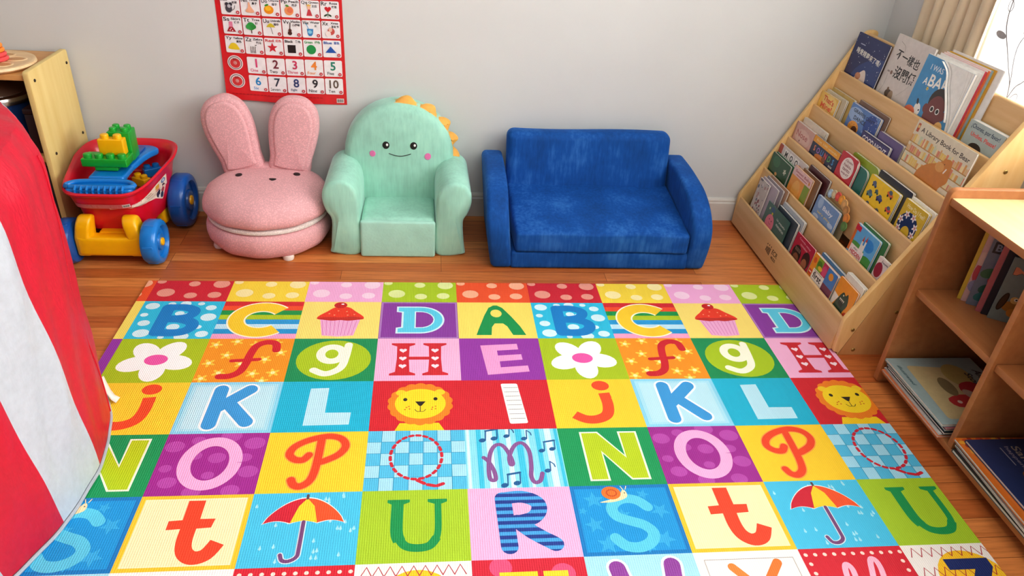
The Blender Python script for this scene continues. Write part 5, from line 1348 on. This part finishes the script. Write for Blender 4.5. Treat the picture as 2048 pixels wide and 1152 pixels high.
def a_redbook(a, w, h):
    a.rect(0, 0, w, h, '#b82340', 1); a.text('Cuando estoy', w*.50, h-.014, .009, '#e9a8b4', 3, w=w*.64, rot=-3); a.text('contigo', w*.52, h-.028, .009, '#e9a8b4', 3, w=w*.4, rot=-3)
    a.ell(w*.30, b_+.010, .030, .034, '#241a1a', 3); a.ell(w*.32, b_-.006, .020, .022, '#8a5438', 4); a.ell(w*.78, b_+.020, .026, .030, '#3a2020', 3); a.ell(w*.76, b_+.004, .017, .020, '#a86a4a', 4)
    for i in range(5): a.stroke([(w*.18+.008*i, b_+.034), (w*.20+.008*i, b_+.022)], .0016, '#d9c2a8', 4)
def a_first(a, w, h):
    a.rect(0, 0, w, h, '#e58a2c', 1)
    for i, (x0, x1, c) in enumerate(((.0, .2, '#ef9a2e'), (.2, .42, '#8fae3a'), (.42, .62, '#c03a5a'), (.62, 1, '#4a86c4'))): a.rect(w*x0, b_+.020, w*x1, h, c, 2)
    a.ell(w*.30, b_+.055, .016, .012, '#5a8a2a', 3); a.ell(w*.36, b_+.045, .014, .007, '#e9c23a', 4); a.ell(w*.52, b_+.05, .014, .018, '#d9507a', 3); a.ell(w*.80, b_+.055, .014, .012, '#f0a03a', 3); a.circ(w*.1, b_+.055, .010, '#e0602a', 3, 12)
    a.rect(w*.55, 0, w, b_+.020, '#7a3f5a', 2); a.rect(w*.16, b_-.03, w*.62, b_+.032, '#f1ebe2', 4); a.text('first', w*.38, b_+.014, .022, '#1d1a1a', 5, w=w*.34, bold=.02); a.rect(w*.2, b_+.027, w*.55, b_+.029, '#8a8078', 5)
    a.rect(.004, b_+.002, .022, b_+.018, '#d9202a', 4); a.rect(.006, b_+.008, .020, b_+.013, '#f4e6c8', 5)
def a_dragon(a, w, h):
    a.rect(0, 0, w, h, '#ef9a28', 1); a.poly(smooth_pts([(.02, b_-.02), (.03, b_+.03), (.045, b_+.055), (.06, b_+.05), (.07, b_+.06), (.085, b_+.03), (.075, b_+.0), (.08, b_-.03)], 3, True), '#2c4a38', 3); a.poly([(.035, b_+.035), (.065, b_+.030), (.062, b_+.008), (.04, b_+.012)], '#1c2a22', 4)
    for i in range(4): a.poly([(.038+.007*i, b_+.033), (.044+.007*i, b_+.033), (.041+.007*i, b_+.024)], '#f0ead8', 5)
    a.circ(.05, b_+.046, .003, '#f2e8d0', 4, 8); a.ell(.095, b_-.005, .016, .014, '#d0401f', 4); a.poly([(0, b_-.03), (.03, b_+.03), (.0, b_+.035)], '#e8e2d6', 4); a.text('MONSTER', .052, b_-.012, .013, '#f0e8dc', 5, w=.09, bold=.02)
G = lambda s: s
# ---- top tier
tb(5, -.046, -.262, .143, .004, .006, 'dark navy picture book with a starry night cover, first on the top tier', '#1d2a63', a_night, board=False)
tb(5, -.2635, -.478, .188, .0132, .008, 'tall grey-white picture book with black brush lettering on the top tier', '#d6cec8', a_white, board=False)
# front book of the fan: its cover curls open at the upper right
wA, hA = .235, HB+.172
crv = smooth_pts([(.085, hA), (.125, hA-.022), (.150, hA-.062), (.185, hA-.105), (.214, hA-.150), (.228, hA-.20), (.232, 0)], 4)
page_edge = [p for p in crv]
_ab = a_baby
def a_curl(a, w, h):
    _ab(a, w, h); a.poly(page_edge+[(w, 0), (w, h)], '#efeeea', 20); a.stroke([(p[0]+.010, p[1]+.004) for p in page_edge], .004, '#cfcdc8', 21, cap=False); a.stroke([(w-.012, h), (w-.006, h*.75), (w-.004, h*.4)], .0012, '#c2bfb8', 21, 4, cap=False); a.stroke([(w-.03, h), (w-.016, h*.8), (w-.009, h*.5)], .001, '#d0cdc6', 21, 4, cap=False)  # grey strokes on the white page are painted-in shading
outl = [(0, 0)]+[(.232, 0)]+crv[::-1][1:]+[(0, hA)]
ob = tb(5, -.468, -.703, .172, .0018, .0100, 'blue picture book with a curling cover showing a round brown face, top tier', '#3f93c9', a_curl, board=False, r=.002, back='#e9e8e4')
M = ob.matrix_world
bm = bmesh.new(); V = []
for (x, y) in [p for p in crv if p[1] > HB+.02]:
    V.append([bm.verts.new((x+dx_*.9, y-.002, .0112+dz_)) for dx_, dz_ in ((.0005, 0), (.0015, .002), (.002, .005), (-.001, .008))])
for p, q in zip(V, V[1:]):
    for i in range(3): bm.faces.new((p[i], p[i+1], q[i+1], q[i]))
paint(bm, '#f2f0ea'); o = link('curled_edge', bm, M_cover, ob); md = o.modifiers.new('t', 'SOLIDIFY'); md.thickness = .0006
fan = [(-.492, -.712, .178, '#f3f1ec', 'white paperback directly behind the blue curling book'), (-.500, -.722, .186, '#d8344a', 'pinkish red picture book behind the blue curling book'), (-.508, -.728, .190, '#ee7a3c', 'orange picture book in the fan behind the blue curling book'), (-.514, -.734, .193, '#9fc0c4', 'pale teal picture book in the fan behind the blue curling book'), (-.520, -.742, .196, '#e0a81e', 'golden yellow picture book in the fan on the top tier'), (-.528, -.768, .202, '#eeece8', 'tall white picture book at the back of the fan on the top tier')]
for i, (y0, y1, vis, c, lb) in enumerate(fan): tb(5, y0, y1, vis, .0124+.0038*i, .0034, lb, c, lambda a, w, h, c=c: (a.rect(w-.006, 0, w, h, c, 1), a.rect(0, 0, w-.006, h, '#f5f3ee' if i < 4 else c, 1)), board=False, r=.002)
tb(5, -.7705, -.922, .063, .003, .024, 'grey-green board book with blue and red lettering at the right end of the top tier', '#aebbb8', a_undies, name='board_book')
# ---- fourth tier
tb(4, -.046, -.176, .055, .002, .010, 'yellow board book with big orange lettering, first on the second tier from the top', '#f0c25c', a_mine, name='board_book', dz=.0)
tb(4, -.056, -.206, .063, .0135, .011, 'cream board book behind the yellow one with orange lettering', '#cfc2a6', name='board_book')
tb(4, -.066, -.234, .074, .026, .011, 'ochre board book at the back behind the yellow one with orange lettering', '#c8a95e', name='board_book')
tb(4, -.243, -.432, .072, .0165, .013, 'blue board book with a spotted giraffe below dark lettering', '#5f87c4', a_giraffe, name='board_book')
tb(4, -.256, -.452, .086, .031, .008, 'brown backed board book behind the blue giraffe one', '#7a5a48', name='board_book')
tb(4, -.388, -.560, .020, .002, .013, 'dark purple board book with white capital lettering', '#3d3670', a_goodnight, name='board_book', dz=.002)
tb(4, -.438, -.606, .045, .0325, .007, 'lilac board book behind the dark purple one', '#b8aed0', name='board_book') if False else None
tb(4, -.4545, -.598, .042, .0165, .014, 'violet board book behind the dark purple one with white lettering', '#6a5a8a', name='board_book')
tb(4, -.628, -.915, .143, .004, .006, 'wide cream picture book with an orange bear among bookcases', '#ded4bc', a_library, board=False)
# ---- third tier
tb(3, -.046, -.198, .064, .003, .013, 'faded pink board book, first on the middle tier', '#d9a99c', a_pink, name='board_book')
tb(3, -.058, -.238, .083, .0175, .013, 'cream board book behind the faded pink one', '#e2d3bf', name='board_book')
tb(3, -.2005, -.398, .066, .003, .008, 'navy board book with coloured capital lettering and an orange top band', '#1f2b4d', a_sounds, name='board_book')
rv = lambda w, h: roundpoly([(0, 0), (w, 0), (w, h), (0, h)], [.001, .01, .03, .012], 6)
tb(3, -.402, -.512, .084, .003, .012, 'red board book with a white oval full of lettering', '#c8273a', a_red_oval, name='board_book', outline=rv(.110, HB+.084))
tb(3, -.418, -.572, .070, .0165, .010, 'teal shaped board book just behind the red oval one', '#2f7a70', None, name='board_book', outline=rv(.148, HB+.068))
tb(3, -.428, -.600, .090, .0275, .010, 'lime green shaped board book at the back behind the red oval one', '#9ab03a', None, name='board_book', outline=rv(.172, HB+.090))
tb(3, -.6015, -.766, .080, .003, .014, 'bright yellow board book covered in little cars', '#f2cc1e', a_cars, name='board_book')
tb(3, -.612, -.798, .100, .0185, .013, 'black backed board book behind the yellow car one', '#38383c', name='board_book')
tb(3, -.8005, -.915, .088, .003, .012, 'mustard board book with a dark wreath of faces', '#d9b82a', a_feel, name='board_book')
tb(3, -.806, -.926, .094, .0165, .010, 'white board book behind the mustard wreath one', '#e9e4d6', name='board_book')
# ---- second tier
tb(2, -.050, -.210, .069, .003, .009, 'dark green board book with a pale flower, first on the second tier from the bottom', '#1f5a3a', a_green, name='board_book')
tb(2, -.056, -.218, .072, .0125, .007, 'forest green board book right behind the one with a pale flower', '#2c6a48', name='board_book')
tb(2, -.046, -.282, .104, .0205, .009, 'tall board book with black block letters on white squares', '#d9cdc8', a_moo, name='board_book')
tb(2, -.236, -.384, .089, .003, .008, 'orange and pink board book with red lettering on its top band', '#ec9f42', a_sweet, name='board_book', dz=0)
tb(2, -.284, -.416, .098, .0115, .0085, 'brown board book behind the orange and pink one', '#8a6038', name='board_book')
tb(2, -.2855, -.440, .112, .0305, .009, 'dark maroon board book at the back behind the orange and pink one', '#5a2f34', name='board_book')
tb(2, -.450, -.604, .068, .003, .010, 'pale blue board book with white lettering and petal tabs behind', '#7f9fcb', a_baby2, name='board_book')
pet = thing('tabbed_board_book', 'board book of round coloured petal tabs behind the pale blue one', 'book', mtx=on_tier(2, -.452, .014, .018, 0, .003), group='books on the sloping display bookshelf')
for i, (x, y, r, c) in enumerate(((.020, .172, .015, '#b9d0e0'), (.046, .180, .015, '#d9c8a0'), (.074, .184, .016, '#e0574a'), (.102, .184, .016, '#e9a23a'), (.128, .180, .017, '#d9a86a'), (.152, .168, .017, '#c08a50'), (.172, .150, .016, '#d98a3a'), (.180, .124, .016, '#6a8a4a'))):
    bm = bmesh.new(); slab(bm, [(x+r*math.cos(2*PI*k/20), y+r*math.sin(2*PI*k/20)) for k in range(20)], .0042, .0004, 1, 'z', fn=lambda v: (v.x, v.y, v.z+.003+.0016*i)); paint(bm, c)
    a = Art(); a.circ(x, y, r*.82, c, 0); a.circ(x, y, r*.45, shade(C(c), 1.25), 1); a.emit(bm, lambda u, v, l: (u, v, .0053+.0016*i+.0001*l)); link('petal_tab', bm, M_cover, pet, smooth=False)
bm = bmesh.new(); box(bm, .0, .168, 0, .152, 0, .0025, .0005); paint(bm, '#c9b48a'); link('back_cover', bm, M_cover, pet, smooth=False)
tb(2, -.712, -.846, .091, .003, .010, 'board book with a white castle under a blue sky and red block lettering', '#6db0e0', a_hidden, name='board_book')
tb(2, -.722, -.870, .098, .0145, .010, 'green backed board book behind the castle one', '#3f7a3f', name='board_book')
tb(2, -.872, -.926, .060, .003, .010, 'small cream board book with a dark red apple', '#e3d3cc', a_apple, name='board_book')
# ---- bottom tier
tb(1, -.118, -.205, .120, .003, .006, 'tall grey and maroon patterned board book, first on the bottom tier', '#c9bdb6', a_collage, name='board_book')
tb(1, -.124, -.262, .126, .0105, .008, 'pale lilac board book behind the grey and maroon patterned one', '#b9aab4', name='board_book')
tb(1, -.134, -.282, .133, .0195, .008, 'grey board book third in the stack at the left of the bottom tier', '#9a9096', name='board_book')
tb(1, -.142, -.300, .140, .0285, .008, 'tan board book at the back of the left stack on the bottom tier', '#b58a6a', name='board_book')
tb(1, -.245, -.436, .080, .003, .007, 'dark green board book with a pink monster', '#3f6a60', a_monster, name='board_book') if False else None
tb(1, -.2455, -.436, .080, .0008, .002, 'dark green picture book with a pink monster', '#3f6a60', a_monster, board=False)
tb(1, -.306, -.472, .090, .0115, .0105, 'dark slate board book behind the one with a pink monster', '#46505a', name='board_book')
tb(1, -.310, -.486, .104, .0230, .0105, 'light grey board book at the back behind the pink monster one', '#b0b6bc', name='board_book')
tb(1, -.502, -.640, .080, .003, .006, 'crimson board book with dark haired children', '#b82340', a_redbook, name='board_book', tilt=0, dz=.002)
tb(1, -.6455, -.806, .076, .003, .011, 'orange and multicoloured board book with a white title panel', '#e58a2c', a_first, name='board_book')
tb(1, -.662, -.816, .086, .0155, .010, 'blue backed board book behind the multicoloured one', '#3f7aa8', name='board_book')
tb(1, -.8185, -.926, .088, .003, .007, 'orange board book with a dark green dragon', '#ef9a28', a_dragon, name='board_book')
tb(1, -.826, -.9275, .106, .0115, .016, 'thick white paged board book behind the dragon one', '#e6dfd2', name='board_book')
# ---- books standing in the upper left cubby
def stand(label, x, y, w, h, t, col, art=None, rot=-33, tilt=0, board=False, z=.3255):
    d = Vector((math.cos(R(rot)), math.sin(R(rot)), 0)); n = Vector((d.y, -d.x, 0)); up = Vector((0, 0, 1)); p = Vector((x, y, z))-n*t
    M = Matrix(((d.x, up.x, n.x, p.x), (d.y, up.y, n.y, p.y), (d.z, up.z, n.z, p.z), (0, 0, 0, 1)))
    return book('picture_book', label, M, w, h, t, col, art, board=board, r=.002, group='books standing in the cubby shelf')
def a_mus(a, w, h):
    a.rect(0, 0, w, h, '#7f8c88', 1); a.text('MUSIC', .086, h-.036, .022, '#5a2a28', 2, w=.152, bold=.04); a.text('MUSIC', .0855, h-.0352, .022, '#d98a6a', 3, w=.149, bold=.02)
    a.ell(.036, .046, .020, .015, '#a8752e', 3); a.ell(.016, .056, .007, .026, '#4a3424', 4, rot=-10); a.ring(.016, .056, .007, .026, .0025, '#2a1d14', 5, 20, rot=-10); a.circ(.040, .066, .010, '#d8b06a', 5); a.circ(.042, .068, .0045, '#f1ece0', 6, 12); a.circ(.043, .068, .0025, '#2a1d14', 7, 10); a.poly([(.046, .060), (.064, .062), (.06, .050), (.047, .052)], '#c8862e', 5); a.ell(.045, .03, .012, .012, '#c8862e', 4)
def a_b(a, w, h):
    a.rect(0, 0, w, h, '#6f7686', 1); a.rect(.006, h-.056, .032, h-.024, '#22232a', 2); a.text('B', .019, h-.040, .020, '#7f8696', 3, bold=.03)
    for (x, y, r, c) in ((.02, .10, .02, '#3f6a48'), (.04, .085, .018, '#c83a44'), (.03, .055, .02, '#2c5a4a'), (.055, .105, .014, '#d98a4a'), (.05, .06, .016, '#d9602e'), (.025, .03, .018, '#2a6a6a'), (.07, .08, .02, '#b8303e')): a.ell(x, y, r, r*.7, c, 3, 12, 30)
def a_lil(a, w, h):
    a.rect(0, 0, w, h, '#c9a3a0', 1); a.ell(.012, .09, .012, .03, '#b8404c', 2); a.ell(.02, .05, .02, .02, '#8a86a0', 3); a.ell(.01, .13, .02, .02, '#d3b2a6', 2)
def a_dark(a, w, h):
    a.rect(0, 0, w, h, '#23222e', 1); a.star(.03, h-.055, .010, '#c8843a', 2); a.circ(.06, h-.03, .002, '#d8d8e0', 2, 6); a.circ(.08, h-.05, .0015, '#d8d8e0', 2, 6)
stand('thin yellow-edged picture book at the left of the upright row in the cubby', 2.300, -1.1270, .16, .222, .006, '#c9ac3a')
stand('pinkish lilac picture book second in the upright row in the cubby', 2.304, -1.1375, .165, .222, .005, '#c9a3a0', a_lil)
stand('grey-blue picture book with a dark square letter panel in the upright row', 2.308, -1.1540, .17, .214, .006, '#6f7686', a_b)
stand('rose pink picture book behind the grey-green one in the upright row', 2.312, -1.1890, .165, .208, .006, '#b8656a')
stand('dark night sky picture book with a gold star in the upright row', 2.318, -1.2030, .17, .212, .006, '#23222e', a_dark)
stand('grey-green picture book with a bird playing and red block lettering', 2.324, -1.2210, .19, .180, .006, '#7f8c88', a_mus)
stand('slim dark blue picture book in front of the grey-green one by the divider', 2.395, -1.3060, .12, .155, .006, '#2a3048')
# ---- flat stacks on the bottom board
def flat(label, x, y, z, w, d, t, col, art=None, rot=0):
    """w along -y (left to right seen from the front), d towards the wall"""
    M = Matrix.Translation((x, y, z)) @ Matrix.Rotation(R(rot), 4, 'Z') @ Matrix(((0, 1, 0, 0), (-1, 0, 0, 0), (0, 0, 1, 0), (0, 0, 0, 1)))
    return book('picture_book', label, M, w, d, t, col, art, board=False, r=.001, group='books lying flat in the cubby shelf')
def a_stories(a, w, h):
    a.rect(0, 0, w, h, '#9fb4b4', 1); a.poly(roundpoly([(.035, .04), (w-.02, .03), (w-.02, h-.07), (.05, h-.07)], .012, 4), '#cdbb8c', 2); a.ell(.08, .17, .05, .04, '#bfae6a', 3)
    a.text('Stories', .115, .206, .020, '#3a3440', 6, w=.09, shear=.2); a.text('Animal', .10, .240, .022, '#3a3440', 6, w=.09, shear=.2)
    a.poly(smooth_pts([(.11, .19), (.14, .21), (.17, .18), (.155, .14), (.12, .15)], 3, True), '#b8323a', 4); a.poly(smooth_pts([(.165, .14), (.21, .15), (.215, .09), (.18, .08)], 3, True), '#c03a3c', 4); a.ell(.17, .16, .03, .016, '#c9b0a0', 5, rot=30); a.ell(.13, .11, .04, .02, '#8a7a56', 4); a.circ(.195, .105, .007, '#e6d0c0', 5, 8)
    a.text('illustrated', w*.28, .018, .010, '#4a6a70', 4, w=.09, shear=.2)
z = .0535
for (t, c, dx_, dy_, rot, lb, ar) in ((.006, '#e0875a', -.004, -.006, 0, 'coral picture book at the bottom of the left flat stack', None), (.005, '#d9d4d0', .004, -.004, -1, 'white picture book second from the bottom of the left flat stack', None), (.007, '#23262c', .006, -.010, 0, 'black picture book in the middle of the left flat stack', None), (.006, '#2f4a52', .003, -.007, 1, 'dark teal picture book fourth in the left flat stack', None), (.005, '#b8707a', .008, -.008, 0, 'dusty pink picture book under the pale blue one in the left stack', None), (.008, '#9fb4b4', -.003, -.003, 0, 'pale blue-grey picture book with a red animal on top of the left flat stack', a_stories)):
    flat(lb, 2.196+dx_, -1.090+dy_, z, .282, .262, t, c, ar, rot); z += t+.0012
def a_sam(a, w, h):
    a.rect(0, 0, w, h, '#2c3a66', 1); a.rect(0, h-.03, w, h, '#5a7a3a', 2); a.text('Sam', .058, .112, .022, '#b0a598', 3, w=.065, bold=.015); a.text('happens', .066, .088, .014, '#9a94a6', 3, w=.08); a.rect(.03, .070, .09, .073, '#9a9aa9', 3); a.ell(.11, .10, .016, .02, '#a8763a', 3); a.ell(.13, .08, .02, .014, '#8a5a2a', 3); a.circ(.10, .125, .008, '#b88a4a', 4)
z = .0535
for (t, c, dx_, dy_, rot, lb, ar) in ((.009, '#4a4f4a', .003, -.006, 0, 'dark grey-green picture book at the bottom of the right flat stack', None), (.006, '#8a2f3c', .010, -.010, 0, 'maroon picture book second in the right flat stack', None), (.006, '#e8e4dc', .006, -.006, -2, 'white picture book third in the right flat stack', None), (.010, '#2f4450', .004, -.004, 0, 'slate blue picture book fourth in the right flat stack', None), (.008, '#d9772a', -.004, -.003, -1, 'orange autumn patterned picture book second from the top of the right flat stack', lambda a, w, h: [a.ell(random.Random(i).uniform(0, .05), random.Random(i+50).uniform(0, h), .01, .006, ('#c8502a', '#e9a83a', '#a83a20')[i % 3], 1, 8, i*40) for i in range(60)]), (.008, '#2c3a66', .012, -.020, 0, 'dark blue picture book with a green top edge on the right flat stack', a_sam)):
    flat(lb, 2.197+dx_, -1.4225+dy_, z, .29, .255, t, c, ar, rot); z += t+.0012
